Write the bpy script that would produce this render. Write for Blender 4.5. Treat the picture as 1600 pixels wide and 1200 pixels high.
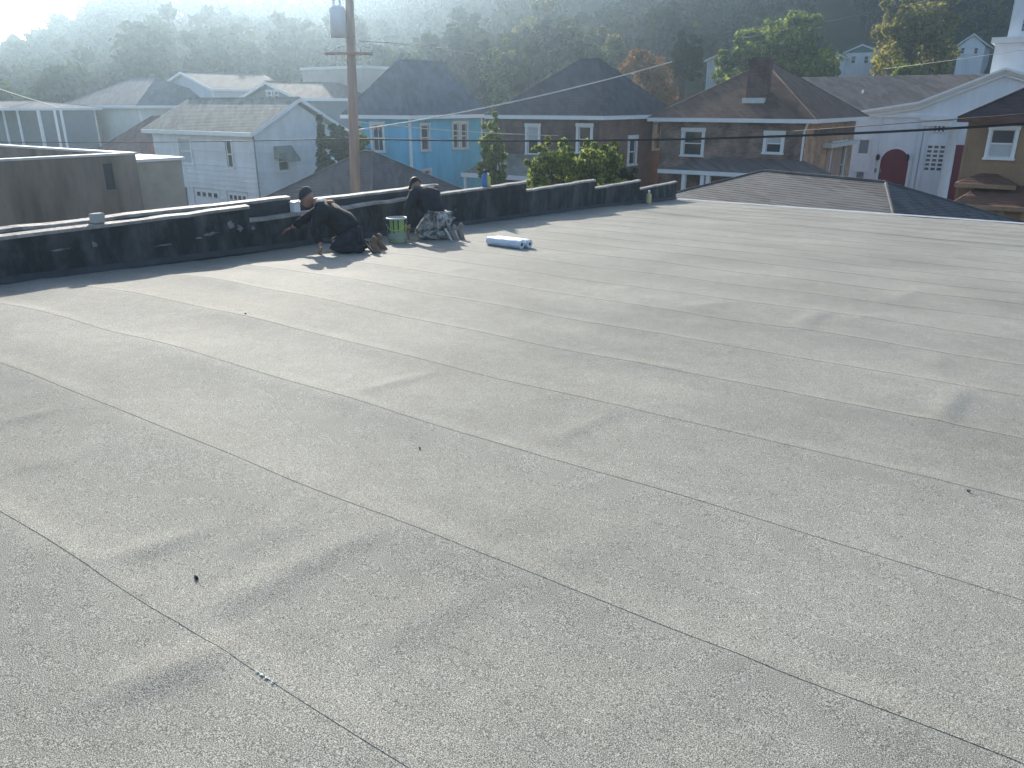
import bpy, math, random
import numpy as np
from mathutils import Vector, Matrix

for o in list(bpy.data.objects): bpy.data.objects.remove(o)
SC = bpy.context.scene
COL = SC.collection
rad = math.radians

# ------------------------------------------------------------------ camera
ZC = 6.85                       # eye height above the street
PITCH, YAW, FPX = rad(20), rad(35), 1200.0
cam = bpy.data.cameras.new('camera'); camo = bpy.data.objects.new('camera', cam); COL.objects.link(camo)
cam.lens = 27.0; cam.sensor_width = 36.0; cam.clip_end = 3000; cam.clip_start = 0.05
camo.location = (0, 0, ZC); camo.rotation_euler = (rad(90) - PITCH, 0, YAW)
SC.camera = camo

# ------------------------------------------------------------------ sky and sun
SUN_EL, SUN_AZ = rad(21), rad(51)          # azimuth counter-clockwise from +Y
w = bpy.data.worlds.new('World'); SC.world = w; w.use_nodes = True
wn = w.node_tree.nodes; bg = wn['Background']
sky = wn.new('ShaderNodeTexSky'); sky.sky_type = 'NISHITA'; sky.sun_disc = False
sky.sun_elevation = SUN_EL; sky.sun_rotation = -SUN_AZ
sky.altitude = 200; sky.air_density = 1.0; sky.dust_density = 1.6; sky.ozone_density = 1.0
w.node_tree.links.new(sky.outputs[0], bg.inputs[0]); bg.inputs[1].default_value = 0.13
sl = bpy.data.lights.new('sun', 'SUN'); sl.energy = 5.0; sl.angle = rad(0.53); sl.color = (1, .93, .82)
so = bpy.data.objects.new('sun', sl); COL.objects.link(so)
sd = Vector((-math.sin(SUN_AZ) * math.cos(SUN_EL), math.cos(SUN_AZ) * math.cos(SUN_EL), math.sin(SUN_EL)))
so.rotation_euler = sd.to_track_quat('Z', 'Y').to_euler(); so.location = (0, 0, 60)
SC.view_settings.view_transform = 'Standard'; SC.view_settings.look = 'None'
SC.view_settings.exposure = 0.9; SC.view_settings.gamma = 1.0
SC.view_settings.use_curve_mapping = False
SC.render.engine = 'CYCLES'
SC.cycles.use_denoising = True
SC.cycles.max_bounces = 6; SC.cycles.diffuse_bounces = 3; SC.cycles.glossy_bounces = 2
SC.cycles.transmission_bounces = 3; SC.cycles.volume_bounces = 1; SC.cycles.transparent_max_bounces = 4
SC.cycles.sample_clamp_indirect = 4
HAZE_DENSITY, HAZE_G = 0.0016, 0.915

# ------------------------------------------------------------------ surveying helpers (photo pixel -> real place)
_R = np.array([math.cos(YAW), math.sin(YAW), 0]); _FH = np.array([-math.sin(YAW), math.cos(YAW), 0])
_F = math.cos(PITCH) * _FH + np.array([0, 0, -math.sin(PITCH)]); _U = math.sin(PITCH) * _FH + np.array([0, 0, math.cos(PITCH)])
_C = np.array([0, 0, ZC])
ROOF_H, ROOF_M = 1.491, 0.050
def ray(px, py): return _F + _R * (px - 800) / FPX + _U * (600 - py) / FPX
def dep(px, py, d): return Vector(_C + ray(px, py) * d)
def onx(px, py, x): r = ray(px, py); return Vector(_C + r * (x / r[0]))
def ony(px, py, y): r = ray(px, py); return Vector(_C + r * (y / r[1]))
def onz(px, py, z): r = ray(px, py); return Vector(_C + r * ((z - ZC) / r[2]))
def roofz(y): return ZC - ROOF_H - ROOF_M * y
def onroof(px, py):
    r = ray(px, py); return Vector(_C + r * (-ROOF_H / (r[2] + ROOF_M * r[1])))
def frect(p0, p1, p2, p3, y):      # photo rectangle -> (x0, x1, z0, z1) on the plane y
    a, b = ony(p0, p1, y), ony(p2, p3, y); m = ony((p0 + p2) / 2, p1, y), ony((p0 + p2) / 2, p3, y)
    return (min(a.x, b.x), max(a.x, b.x), b.z, a.z)
def rrect(p0, p1, p2, p3, x):
    a, b = onx(p0, p1, x), onx(p2, p3, x)
    return (min(a.y, b.y), max(a.y, b.y), b.z, a.z)

# ------------------------------------------------------------------ materials
MATS = {}
def nodes_of(m): m.use_nodes = True; return m.node_tree.nodes, m.node_tree.links
def rgba(c, k=1): return (min(1, c[0] * k), min(1, c[1] * k), min(1, c[2] * k), 1)
def mat(name, col, rough=.8, var=.2, scale=2.0, stretch=(1, 1, 1), bump=0.0, bscale=30, spec=.3, metal=0, col2=None, lo=.3, hi=.7, detail=5):
    m = bpy.data.materials.new(name); N, L = nodes_of(m); b = N['Principled BSDF']
    tc = N.new('ShaderNodeTexCoord'); mp = N.new('ShaderNodeMapping'); mp.inputs['Scale'].default_value = stretch
    L.new(tc.outputs['Object'], mp.inputs['Vector'])
    n = N.new('ShaderNodeTexNoise'); n.inputs['Scale'].default_value = scale; n.inputs['Detail'].default_value = detail; n.inputs['Roughness'].default_value = .65
    L.new(mp.outputs[0], n.inputs['Vector'])
    r = N.new('ShaderNodeValToRGB'); r.color_ramp.elements[0].position = lo; r.color_ramp.elements[1].position = hi
    r.color_ramp.elements[0].color = rgba(col, 1 - var); r.color_ramp.elements[1].color = rgba(col2) if col2 else rgba(col, 1 + var)
    L.new(n.outputs['Fac'], r.inputs[0]); L.new(r.outputs[0], b.inputs['Base Color'])
    b.inputs['Roughness'].default_value = rough; b.inputs['Specular IOR Level'].default_value = spec; b.inputs['Metallic'].default_value = metal
    if bump:
        n2 = N.new('ShaderNodeTexNoise'); n2.inputs['Scale'].default_value = bscale; n2.inputs['Detail'].default_value = 4
        L.new(mp.outputs[0], n2.inputs['Vector'])
        bp = N.new('ShaderNodeBump'); bp.inputs['Strength'].default_value = bump; bp.inputs['Distance'].default_value = .02
        L.new(n2.outputs['Fac'], bp.inputs['Height']); L.new(bp.outputs[0], b.inputs['Normal'])
    MATS[name] = m; return m
def brick_mat(name, c1, c2, mortar, bw=.22, bh=.075, var=.3):
    m = bpy.data.materials.new(name); N, L = nodes_of(m); b = N['Principled BSDF']
    tc = N.new('ShaderNodeTexCoord'); sp = N.new('ShaderNodeSeparateXYZ'); L.new(tc.outputs['Object'], sp.inputs[0])
    ad = N.new('ShaderNodeMath'); L.new(sp.outputs[0], ad.inputs[0]); L.new(sp.outputs[1], ad.inputs[1])
    cb = N.new('ShaderNodeCombineXYZ'); L.new(ad.outputs[0], cb.inputs[0]); L.new(sp.outputs[2], cb.inputs[1])
    bt = N.new('ShaderNodeTexBrick'); L.new(cb.outputs[0], bt.inputs['Vector'])
    bt.inputs['Scale'].default_value = 1; bt.inputs['Brick Width'].default_value = bw; bt.inputs['Row Height'].default_value = bh; bt.inputs['Mortar Size'].default_value = .008
    bt.inputs['Color1'].default_value = rgba(c1); bt.inputs['Color2'].default_value = rgba(c2); bt.inputs['Mortar'].default_value = rgba(mortar)
    n = N.new('ShaderNodeTexNoise'); n.inputs['Scale'].default_value = 1.3; n.inputs['Detail'].default_value = 6; L.new(tc.outputs['Object'], n.inputs['Vector'])
    mr = N.new('ShaderNodeMapRange'); mr.inputs[1].default_value = .3; mr.inputs[2].default_value = .7; mr.inputs[3].default_value = 1 - var; mr.inputs[4].default_value = 1 + var
    L.new(n.outputs['Fac'], mr.inputs[0])
    mx = N.new('ShaderNodeMix'); mx.data_type = 'RGBA'; mx.blend_type = 'MULTIPLY'; mx.inputs[0].default_value = 1
    L.new(bt.outputs['Color'], mx.inputs[6]); L.new(mr.outputs[0], mx.inputs[7]); L.new(mx.outputs[2], b.inputs['Base Color'])
    bp = N.new('ShaderNodeBump'); bp.inputs['Strength'].default_value = .4; bp.inputs['Distance'].default_value = .01
    L.new(bt.outputs['Fac'], bp.inputs['Height']); bp.invert = True; L.new(bp.outputs[0], b.inputs['Normal'])
    b.inputs['Roughness'].default_value = .9; MATS[name] = m; return m
def shingle_mat(name, col, var=.35, tab=.32):
    m = bpy.data.materials.new(name); N, L = nodes_of(m); b = N['Principled BSDF']
    tc = N.new('ShaderNodeTexCoord'); sp = N.new('ShaderNodeSeparateXYZ'); L.new(tc.outputs['Object'], sp.inputs[0])
    ad = N.new('ShaderNodeMath'); L.new(sp.outputs[0], ad.inputs[0]); L.new(sp.outputs[1], ad.inputs[1])
    cb = N.new('ShaderNodeCombineXYZ'); L.new(ad.outputs[0], cb.inputs[0]); L.new(sp.outputs[2], cb.inputs[1])
    vt = N.new('ShaderNodeTexVoronoi'); vt.inputs['Scale'].default_value = 1 / tab; L.new(cb.outputs[0], vt.inputs['Vector'])
    n = N.new('ShaderNodeTexNoise'); n.inputs['Scale'].default_value = .8; n.inputs['Detail'].default_value = 7; n.inputs['Roughness'].default_value = .7; L.new(tc.outputs['Object'], n.inputs['Vector'])
    sc = N.new('ShaderNodeSeparateColor'); L.new(vt.outputs['Color'], sc.inputs[0])
    av = N.new('ShaderNodeMath'); av.operation = 'MULTIPLY_ADD'; L.new(sc.outputs[0], av.inputs[0]); av.inputs[1].default_value = .45; L.new(n.outputs['Fac'], av.inputs[2])
    r = N.new('ShaderNodeValToRGB'); r.color_ramp.elements[0].position = .35; r.color_ramp.elements[1].position = 1.05
    r.color_ramp.elements[0].color = rgba(col, 1 - var); r.color_ramp.elements[1].color = rgba(col, 1 + var)
    L.new(av.outputs[0], r.inputs[0]); L.new(r.outputs[0], b.inputs['Base Color'])
    b.inputs['Roughness'].default_value = .85; b.inputs['Specular IOR Level'].default_value = .3; MATS[name] = m; return m
def leaf_mat(name, dark, light, trans=.45, nscale=.35):
    m = bpy.data.materials.new(name); N, L = nodes_of(m)
    for q in list(N):
        if q.type == 'BSDF_PRINCIPLED': N.remove(q)
    out = [q for q in N if q.type == 'OUTPUT_MATERIAL'][0]
    g = N.new('ShaderNodeNewGeometry'); tc = N.new('ShaderNodeTexCoord')
    n = N.new('ShaderNodeTexNoise'); n.inputs['Scale'].default_value = nscale; n.inputs['Detail'].default_value = 3; L.new(tc.outputs['Object'], n.inputs['Vector'])
    a = N.new('ShaderNodeMath'); a.operation = 'MULTIPLY_ADD'; L.new(g.outputs['Random Per Island'], a.inputs[0]); a.inputs[1].default_value = .45; L.new(n.outputs['Fac'], a.inputs[2])
    r = N.new('ShaderNodeValToRGB'); r.color_ramp.elements[0].position = .4; r.color_ramp.elements[1].position = 1.0
    r.color_ramp.elements[0].color = rgba(dark); r.color_ramp.elements[1].color = rgba(light)
    L.new(a.outputs[0], r.inputs[0])
    d = N.new('ShaderNodeBsdfDiffuse'); t = N.new('ShaderNodeBsdfTranslucent'); mx = N.new('ShaderNodeMixShader'); mx.inputs[0].default_value = trans
    L.new(r.outputs[0], d.inputs[0]); L.new(r.outputs[0], t.inputs[0])
    L.new(d.outputs[0], mx.inputs[1]); L.new(t.outputs[0], mx.inputs[2]); L.new(mx.outputs[0], out.inputs[0])
    MATS[name] = m; return m
def granule_mat():
    m = bpy.data.materials.new('roof_granules'); N, L = nodes_of(m); b = N['Principled BSDF']
    tc = N.new('ShaderNodeTexCoord')
    def noise(s, d, rg=.6):
        n = N.new('ShaderNodeTexNoise'); n.inputs['Scale'].default_value = s; n.inputs['Detail'].default_value = d; n.inputs['Roughness'].default_value = rg
        L.new(tc.outputs['Object'], n.inputs['Vector']); return n
    fine = noise(300, 2, .8); big = noise(.55, 6, .6); mid = noise(7, 4)
    r = N.new('ShaderNodeValToRGB'); e = r.color_ramp.elements
    e[0].position = .34; e[0].color = (.040, .040, .036, 1); e[1].position = .66; e[1].color = (.66, .645, .57, 1)
    k = e.new(.5); k.color = (.238, .232, .204, 1)
    L.new(fine.outputs['Fac'], r.inputs[0])
    mr = N.new('ShaderNodeMapRange'); mr.inputs[1].default_value = .3; mr.inputs[2].default_value = .7; mr.inputs[3].default_value = .83; mr.inputs[4].default_value = 1.14
    L.new(big.outputs['Fac'], mr.inputs[0])
    mr2 = N.new('ShaderNodeMapRange'); mr2.inputs[1].default_value = .3; mr2.inputs[2].default_value = .7; mr2.inputs[3].default_value = .93; mr2.inputs[4].default_value = 1.07
    L.new(mid.outputs['Fac'], mr2.inputs[0])
    mm = N.new('ShaderNodeMath'); mm.operation = 'MULTIPLY'; L.new(mr.outputs[0], mm.inputs[0]); L.new(mr2.outputs[0], mm.inputs[1])
    mx = N.new('ShaderNodeMix'); mx.data_type = 'RGBA'; mx.blend_type = 'MULTIPLY'; mx.inputs[0].default_value = 1
    L.new(r.outputs[0], mx.inputs[6]); L.new(mm.outputs[0], mx.inputs[7]); L.new(mx.outputs[2], b.inputs['Base Color'])
    b.inputs['Roughness'].default_value = .8; b.inputs['Specular IOR Level'].default_value = .10
    bp = N.new('ShaderNodeBump'); bp.inputs['Strength'].default_value = .55; bp.inputs['Distance'].default_value = .004
    L.new(fine.outputs['Fac'], bp.inputs['Height']); L.new(bp.outputs[0], b.inputs['Normal'])
    MATS['granule'] = m
granule_mat()
mat('tar', (.065, .069, .076), .85, .5, 2.4, (1, 1.4, .7), .9, 9, .2, col2=(.15, .152, .155), lo=.45, hi=.85)
mat('tar_plain', (.06, .063, .07), .85, .3, 3, bump=.4, bscale=20)
mat('smear', (.13, .135, .135), .8, .5, 9, (1, 1, 1), .3, 40, col2=(.30, .31, .31))
mat('coping', (.30, .275, .25), .7, .4, 5, col2=(.46, .42, .39), bump=.5, bscale=25, spec=.3)
mat('metal_edge', (.55, .55, .53), .45, .15, 3, spec=.5)
mat('white_siding', (.70, .71, .72), .6, .14, 1.2, (1.2, 1.2, .5))
mat('white_trim', (.78, .78, .77), .55, .06, 3)
mat('church_white', (.72, .75, .78), .6, .12, .9, (1.2, 1.2, .3))
mat('blue_siding', (.12, .48, .68), .65, .2, 1.0, (1.2, 1.2, .4))
mat('tan_siding', (.31, .20, .12), .7, .25, 1.2, (1, 1, .4))
mat('pale_siding', (.55, .57, .63), .7, .08, 1.5)
mat('cream_siding', (.62, .62, .58), .7, .08, 1.5)
mat('beige_wall', (.42, .37, .33), .8, .15, .8)
mat('stucco', (.22, .17, .135), .9, .5, .9, (1, 1, .22), .4, 8, col2=(.34, .28, .225))
mat('tan_block', (.40, .36, .29), .85, .15, 2)
mat('concrete', (.38, .37, .35), .9, .2, 2, bump=.3)
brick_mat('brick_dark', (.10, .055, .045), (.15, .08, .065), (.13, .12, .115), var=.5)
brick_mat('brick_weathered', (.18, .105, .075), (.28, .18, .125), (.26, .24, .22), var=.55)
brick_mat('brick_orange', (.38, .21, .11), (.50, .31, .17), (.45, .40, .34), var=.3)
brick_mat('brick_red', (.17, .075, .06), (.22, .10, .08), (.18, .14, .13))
shingle_mat('shingle_grey', (.082, .082, .086)); shingle_mat('shingle_dark', (.062, .064, .072)); shingle_mat('shingle_brown', (.13, .085, .062), .4)
shingle_mat('shingle_red', (.17, .095, .08)); shingle_mat('shingle_slate', (.10, .115, .14)); shingle_mat('shingle_olive', (.20, .20, .175)); shingle_mat('shingle_rust', (.13, .07, .05)); shingle_mat('shingle_maroon', (.06, .042, .042)); shingle_mat('shingle_taupe', (.15, .13, .12))
mat('glass', (.03, .035, .042), .08, .2, 1, spec=.6)
mat('blind', (.48, .50, .50), .7, .12, 6, (1, 1, 6))
mat('red_paint', (.17, .016, .028), .5, .12, 3)
mat('grey_paint', (.20, .22, .24), .6, .1, 3)
mat('green_paint', (.12, .24, .21), .6, .1, 3)
mat('wood_pole', (.42, .29, .22), .9, .3, 5, (1, 1, .1), .4, 20)
mat('wire', (.02, .02, .022), .5, .1); mat('wire_light', (.62, .58, .53), .5, .1)
mat('transformer', (.72, .74, .76), .5, .08)
mat('bark', (.09, .07, .055), .95, .3, 4, (1, 1, .3), .5, 12)
mat('ground', (.085, .09, .055), .95, .35, .25, col2=(.16, .15, .12))
mat('hill_soil', (.045, .05, .026), .95, .4, .15)
leaf_mat('leaf_forest', (.009, .021, .011), (.062, .078, .024)); leaf_mat('leaf_green', (.035, .072, .02), (.30, .36, .08), .55, .5); leaf_mat('leaf_olive', (.07, .08, .025), (.40, .36, .10), .5, .5)
leaf_mat('leaf_orange', (.14, .085, .035), (.36, .20, .08), .45, .5); leaf_mat('leaf_yellow', (.05, .09, .02), (.37, .42, .11), .55, .9); leaf_mat('leaf_dark', (.014, .03, .018), (.045, .075, .03), .35, .6)
leaf_mat('leaf_light', (.07, .085, .035), (.28, .27, .12), .5, .5)
mat('skin', (.33, .19, .14), .6, .1, 8); mat('hoodie_dark', (.022, .024, .03), .9, .3, 9, bump=.4, bscale=30)
mat('shirt_dark', (.025, .027, .034), .9, .3, 9, bump=.4, bscale=30)
mat('camo', (.17, .165, .16), .9, .45, 13, col2=(.46, .44, .42), bump=.3, bscale=30, lo=.4, hi=.62)
mat('jeans_dark', (.03, .034, .045), .9, .3, 9, bump=.3, bscale=30)
mat('boot', (.17, .11, .08), .8, .25, 12, bump=.3); mat('boot_grey', (.22, .20, .19), .8, .25, 12); mat('sole', (.6, .58, .55), .8, .1); mat('sole_dark', (.03, .03, .03), .8, .1)
mat('cap', (.05, .052, .058), .85, .2, 9); mat('hair', (.03, .022, .018), .6, .3, 30); mat('patch_red', (.45, .20, .14), .8, .2, 20); mat('patch_white', (.75, .73, .68), .7, .1)
mat('bucket_white', (.42, .46, .44), .5, .15, 6); mat('bucket_green', (.30, .42, .11), .5, .35, 14, (1, 1, .4)); mat('label_pale', (.50, .56, .60), .5, .2, 20)
mat('plastic_wrap', (.62, .68, .76), .28, .12, 8, bump=.5, bscale=12, spec=.7); mat('roll_core', (.06, .07, .09), .8, .2)
mat('bottle_blue', (.05, .16, .42), .35, .1, spec=.5); mat('bottle_yellow', (.62, .50, .08), .4, .1, spec=.5); mat('bottle_tan', (.55, .45, .24), .5, .15); mat('black_plastic', (.02, .02, .02), .4, .1)

# ------------------------------------------------------------------ mesh helpers
class MB:
    def __init__(s, xf=None): s.v = []; s.f = []; s.xf = xf
    def add(s, vs, fs):
        b = len(s.v); s.v += [tuple(s.xf @ Vector(p)) if s.xf else tuple(p) for p in vs]; s.f += [tuple(i + b for i in f) for f in fs]; return s
    def quad(s, a, b, c, d): return s.add([a, b, c, d], [(0, 1, 2, 3)])
    def tri(s, a, b, c): return s.add([a, b, c], [(0, 1, 2)])
    def box(s, x0, x1, y0, y1, z0, z1):
        return s.add([(x0, y0, z0), (x1, y0, z0), (x1, y1, z0), (x0, y1, z0), (x0, y0, z1), (x1, y0, z1), (x1, y1, z1), (x0, y1, z1)],
                     [(0, 3, 2, 1), (4, 5, 6, 7), (0, 1, 5, 4), (1, 2, 6, 5), (2, 3, 7, 6), (3, 0, 4, 7)])
    def obox(s, o, u, v, w_, a, b, c):    # box at o spanned by u*a, v*b, w*c
        o, u, v, w_ = Vector(o), Vector(u), Vector(v), Vector(w_); P = []
        for k in ((0, 0, 0), (1, 0, 0), (1, 1, 0), (0, 1, 0), (0, 0, 1), (1, 0, 1), (1, 1, 1), (0, 1, 1)): P.append(o + u * (a * k[0]) + v * (b * k[1]) + w_ * (c * k[2]))
        return s.add(P, [(0, 3, 2, 1), (4, 5, 6, 7), (0, 1, 5, 4), (1, 2, 6, 5), (2, 3, 7, 6), (3, 0, 4, 7)])
    def tube(s, pts, r, n=8, caps=True):
        pts = [Vector(p) for p in pts]; rs = r if isinstance(r, (list, tuple)) else [r] * len(pts); V = []; Fc = []
        for i, p in enumerate(pts):
            t = (pts[min(i + 1, len(pts) - 1)] - pts[max(i - 1, 0)]).normalized()
            a = t.cross(Vector((0, 0, 1)) if abs(t.z) < .9 else Vector((1, 0, 0))).normalized(); b = t.cross(a)
            for k in range(n):
                q = 2 * math.pi * k / n; V.append(p + (a * math.cos(q) + b * math.sin(q)) * rs[i])
        for i in range(len(pts) - 1):
            for k in range(n): Fc.append((i * n + k, i * n + (k + 1) % n, (i + 1) * n + (k + 1) % n, (i + 1) * n + k))
        if caps: Fc += [tuple(range(n - 1, -1, -1)), tuple((len(pts) - 1) * n + k for k in range(n))]
        return s.add(V, Fc)
    def lathe(s, c, prof, n=24):       # prof: (radius, z)
        c = Vector(c); V = []; Fc = []
        for r, z in prof:
            for k in range(n): q = 2 * math.pi * k / n; V.append(c + Vector((r * math.cos(q), r * math.sin(q), z)))
        for i in range(len(prof) - 1):
            for k in range(n): Fc.append((i * n + k, i * n + (k + 1) % n, (i + 1) * n + (k + 1) % n, (i + 1) * n + k))
        return s.add(V, Fc)
    def build(s, name, m, parent=None, smooth=False, stuff=False, label=None, bevel=0):
        me = bpy.data.meshes.new(name); me.from_pydata(s.v, [], s.f); me.update()
        return link(name, me, m, parent, smooth, stuff, label, bevel)
def link(name, me, m, parent=None, smooth=False, stuff=False, label=None, bevel=0):
    o = bpy.data.objects.new(name, me); COL.objects.link(o)
    if m: me.materials.append(MATS[m])
    if smooth: me.polygons.foreach_set('use_smooth', [True] * len(me.polygons))
    if bevel:
        b = o.modifiers.new('bevel', 'BEVEL'); b.width = bevel; b.segments = 2; b.limit_method = 'ANGLE'
    if parent: attach(o, parent)
    if stuff: o['kind'] = 'stuff'
    if label: o['label'] = label
    return o
def wloc(p):
    M = Matrix.Translation(p.location) @ p.rotation_euler.to_matrix().to_4x4()
    return (wloc(p.parent) @ p.matrix_parent_inverse @ M) if p.parent else M
def attach(o, p): o.parent = p; o.matrix_parent_inverse = wloc(p).inverted()
def thing(name, label, cat, loc, group=None):
    o = bpy.data.objects.new(name, None); COL.objects.link(o); o.location = loc; o.empty_display_size = .3
    return tag(o, label, cat, group)
def tag(o, label, cat, group=None):
    o['label'] = label; o['category'] = cat
    if group: o['group'] = group
    return o
def struct(o): o['kind'] = 'structure'; return o
def np_mesh(name, V, Q):
    me = bpy.data.meshes.new(name); me.vertices.add(len(V)); me.vertices.foreach_set('co', np.asarray(V, np.float32).ravel())
    n = len(Q); k = Q.shape[1]; me.loops.add(n * k); me.loops.foreach_set('vertex_index', Q.astype(np.int32).ravel())
    me.polygons.add(n); me.polygons.foreach_set('loop_start', np.arange(0, n * k, k, dtype=np.int32)); me.polygons.foreach_set('loop_total', np.full(n, k, np.int32))
    me.update(calc_edges=True); return me
def lerp(a, b, t): return Vector(a) + (Vector(b) - Vector(a)) * t

# ------------------------------------------------------------------ ground and hillside
MB().box(-620, 620, -620, 620, -.6, 0)
g = MB(); g.quad((-520, -520, 0), (520, -520, 0), (520, 520, 0), (-520, 520, 0)); struct(g.build('ground', 'ground'))
AZT = np.radians([-75, -45, -33, -29, -25, -18, -8, 5, 20, 40, 75]); HMX = np.array([0, 2, 8, 15, 24, 30, 34, 35, 36, 36, 32.])
def terr(x, y):
    rr = x * _R[0] + y * _R[1]; ff = x * _FH[0] + y * _FH[1]; d = np.hypot(rr, ff); az = np.arctan2(rr, ff)
    t = np.interp(d, [66, 100, 130, 142, 160, 185, 210, 250, 330], [0, .12, .25, .29, .50, .84, .95, 1.0, 1.02])
    return np.interp(az, AZT, HMX) * t - .4
azs = np.radians(np.linspace(-75, 75, 76)); ds = np.linspace(60, 330, 46)
A, D = np.meshgrid(azs, ds); X = D * (np.sin(A) * _R[0] + np.cos(A) * _FH[0]); Y = D * (np.sin(A) * _R[1] + np.cos(A) * _FH[1])
rng = np.random.default_rng(3)
Z = terr(X, Y) + rng.normal(0, .25, X.shape) * (D > 80)
V = np.stack([X, Y, Z], -1).reshape(-1, 3); ii = np.arange(45 * 76).reshape(45, 76)[:, :-1].ravel()
struct(link('hillside', np_mesh('hillside', V, np.stack([ii, ii + 1, ii + 77, ii + 76], 1)), 'hill_soil', smooth=True))

# ------------------------------------------------------------------ own building: flat roof of rolled sheets, stepped parapet
XW = -9.0                                   # inner face of the parapet
Y_FAR, Y_NEAR, X_R = 21.0, -5.4, 9.0
own = thing('flat_roof_building', 'flat roofed building under grey mineral roofing sheets in the foreground', 'building', (0, 8, 0))
wl = MB()
wl.add([(XW - .20, Y_NEAR, 0), (X_R, Y_NEAR, 0), (X_R, Y_FAR, 0), (XW - .20, Y_FAR, 0),
        (XW - .20, Y_NEAR, roofz(Y_NEAR) - .24), (X_R, Y_NEAR, roofz(Y_NEAR) - .24), (X_R, Y_FAR, roofz(Y_FAR) - .12), (XW - .20, Y_FAR, roofz(Y_FAR) - .12)],
       [(0, 3, 2, 1), (4, 5, 6, 7), (0, 1, 5, 4), (1, 2, 6, 5), (2, 3, 7, 6), (3, 0, 4, 7)])
wl.build('wall', 'brick_red', own)
rs = np.random.default_rng(11)
WV = [(rs.uniform(.6, 2.6), rs.uniform(0, 6.28), rs.uniform(0, 6.28), rs.uniform(.0008, .0028)) for _ in range(26)]
RIDGE = []
def ridge(p0, p1, amp, wdt):
    a, b = onroof(*p0), onroof(*p1); RIDGE.append((a.x, a.y, b.x, b.y, amp, wdt))
ridge((296, 972), (592, 828), .013, .065); ridge((150, 882), (318, 828), .012, .05); ridge((160, 1095), (362, 1016), .016, .06); ridge((560, 617), (690, 578), .009, .045); ridge((840, 702), (975, 640), .007, .05)
ridge((590, 1010), (745, 928), .008, .06); ridge((1250, 516), (1286, 488), .02, .05); ridge((0, 662), (110, 638), .009, .05); ridge((1465, 668), (1500, 610), .014, .06)
ridge((1405, 470), (1440, 452), .016, .06); ridge((830, 900), (1040, 810), .005, .09); ridge((960, 455), (1005, 444), .014, .05); ridge((1060, 482), (1130, 474), .012, .06); ridge((560, 405), (600, 398), .008, .06)
ridge((1020, 1100), (1250, 980), .006, .1); ridge((20, 735), (130, 705), .006, .08); ridge((700, 425), (735, 420), .014, .05); ridge((380, 850), (470, 820), .006, .07); ridge((1320, 505), (1400, 492), .010, .06)
for _ in range(34):
    x = rs.uniform(-8, 6); y = rs.uniform(4, 21); L_ = rs.uniform(.25, .8); a = rs.choice([1.57, 1.57, 1.2, 1.9, .2]) + rs.normal(0, .12)
    RIDGE.append((x, y, x + L_ * math.cos(a), y + L_ * math.sin(a), rs.uniform(.004, .011), rs.uniform(.04, .09)))
Y0S, DY = 1.05, .923
def dip(x, y): return .12 * np.exp(-((x - XW) / 1.4) ** 2) * np.clip(1.35 - y / 12, 0, 1)     # added sag towards the wall, shaped to lengthen the parapet's shadow
def roof_relief(x, y):
    z = -dip(x, y)
    for k in (-1, 0):               # swell where two sheets lap
        kk = np.floor((y - Y0S) / DY) - k; dy = y - Y0S - kk * DY
        z += np.where(y > 7, .0046, .0118) * (.75 + .3 * np.sin(x * 1.1 + kk * 2.3) + .2 * np.sin(x * 3.7 + kk)) * np.exp(-(dy / np.where(dy > 0, .08, .17)) ** 2)
    for f, a, p, A_ in WV: z += A_ * np.sin(f * 2.4 * (x * math.cos(a) * .7 + y * math.sin(a) * 1.3) + p)
    for x0, y0, x1, y1, A_, wd in RIDGE:
        L2 = (x1 - x0) ** 2 + (y1 - y0) ** 2; t = np.clip(((x - x0) * (x1 - x0) + (y - y0) * (y1 - y0)) / L2, 0, 1)
        dx = x - (x0 + t * (x1 - x0)); dy = y - (y0 + t * (y1 - y0)); side = np.where(dx > 0, .85, 1.5)
        z += 1.0 * A_ * np.sqrt(np.sin(np.pi * np.clip(t, .04, .96))) * np.exp(-(dx * dx + dy * dy) / (wd * side) ** 2)
    return z
k0 = -7; nsh = int((Y_FAR - (Y0S + k0 * DY)) / DY) + 1
for k in range(k0, k0 + nsh):
    ya = Y0S + k * DY; yb = min(ya + DY + .05, Y_FAR)
    if yb - ya < .1: continue
    step = .045 if ya < 6 else .08
    xs = list(np.arange(XW - .02, X_R + .03, step))
    xs = np.array(sorted(xs)); vs = np.concatenate([[0, 0, 0, .02, .045, .07, .10, .14], np.linspace(.2, yb - ya, 16 if ya < 8 else 9)])
    Xg, Vg = np.meshgrid(xs, vs); wob = .006 * np.sin(Xg * 1.7 + k * 2.1) + .003 * np.sin(Xg * 6.1 + k)
    Yg = np.minimum(ya + Vg + wob * np.exp(-Vg / .2), Y_FAR)
    lift = .0018 - .0014 * (Vg / DY)
    Zg = roofz(Yg) + roof_relief(Xg, Yg) + lift; Zg[0] = Zg[1] - .0024
    nV, nX = Xg.shape; ii = np.arange(nV * nX).reshape(nV, nX)[:-1, :-1]; ii = np.concatenate([ii[:1], ii[2:]]).ravel()
    o = link('roofing_sheet', np_mesh('roofing_sheet', np.stack([Xg, Yg, Zg], -1).reshape(-1, 3), np.stack([ii, ii + 1, ii + nX + 1, ii + nX], 1)), 'granule', own)
    o.data.polygons.foreach_set('use_smooth', [i >= nX - 1 for i in range(len(o.data.polygons))])
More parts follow.
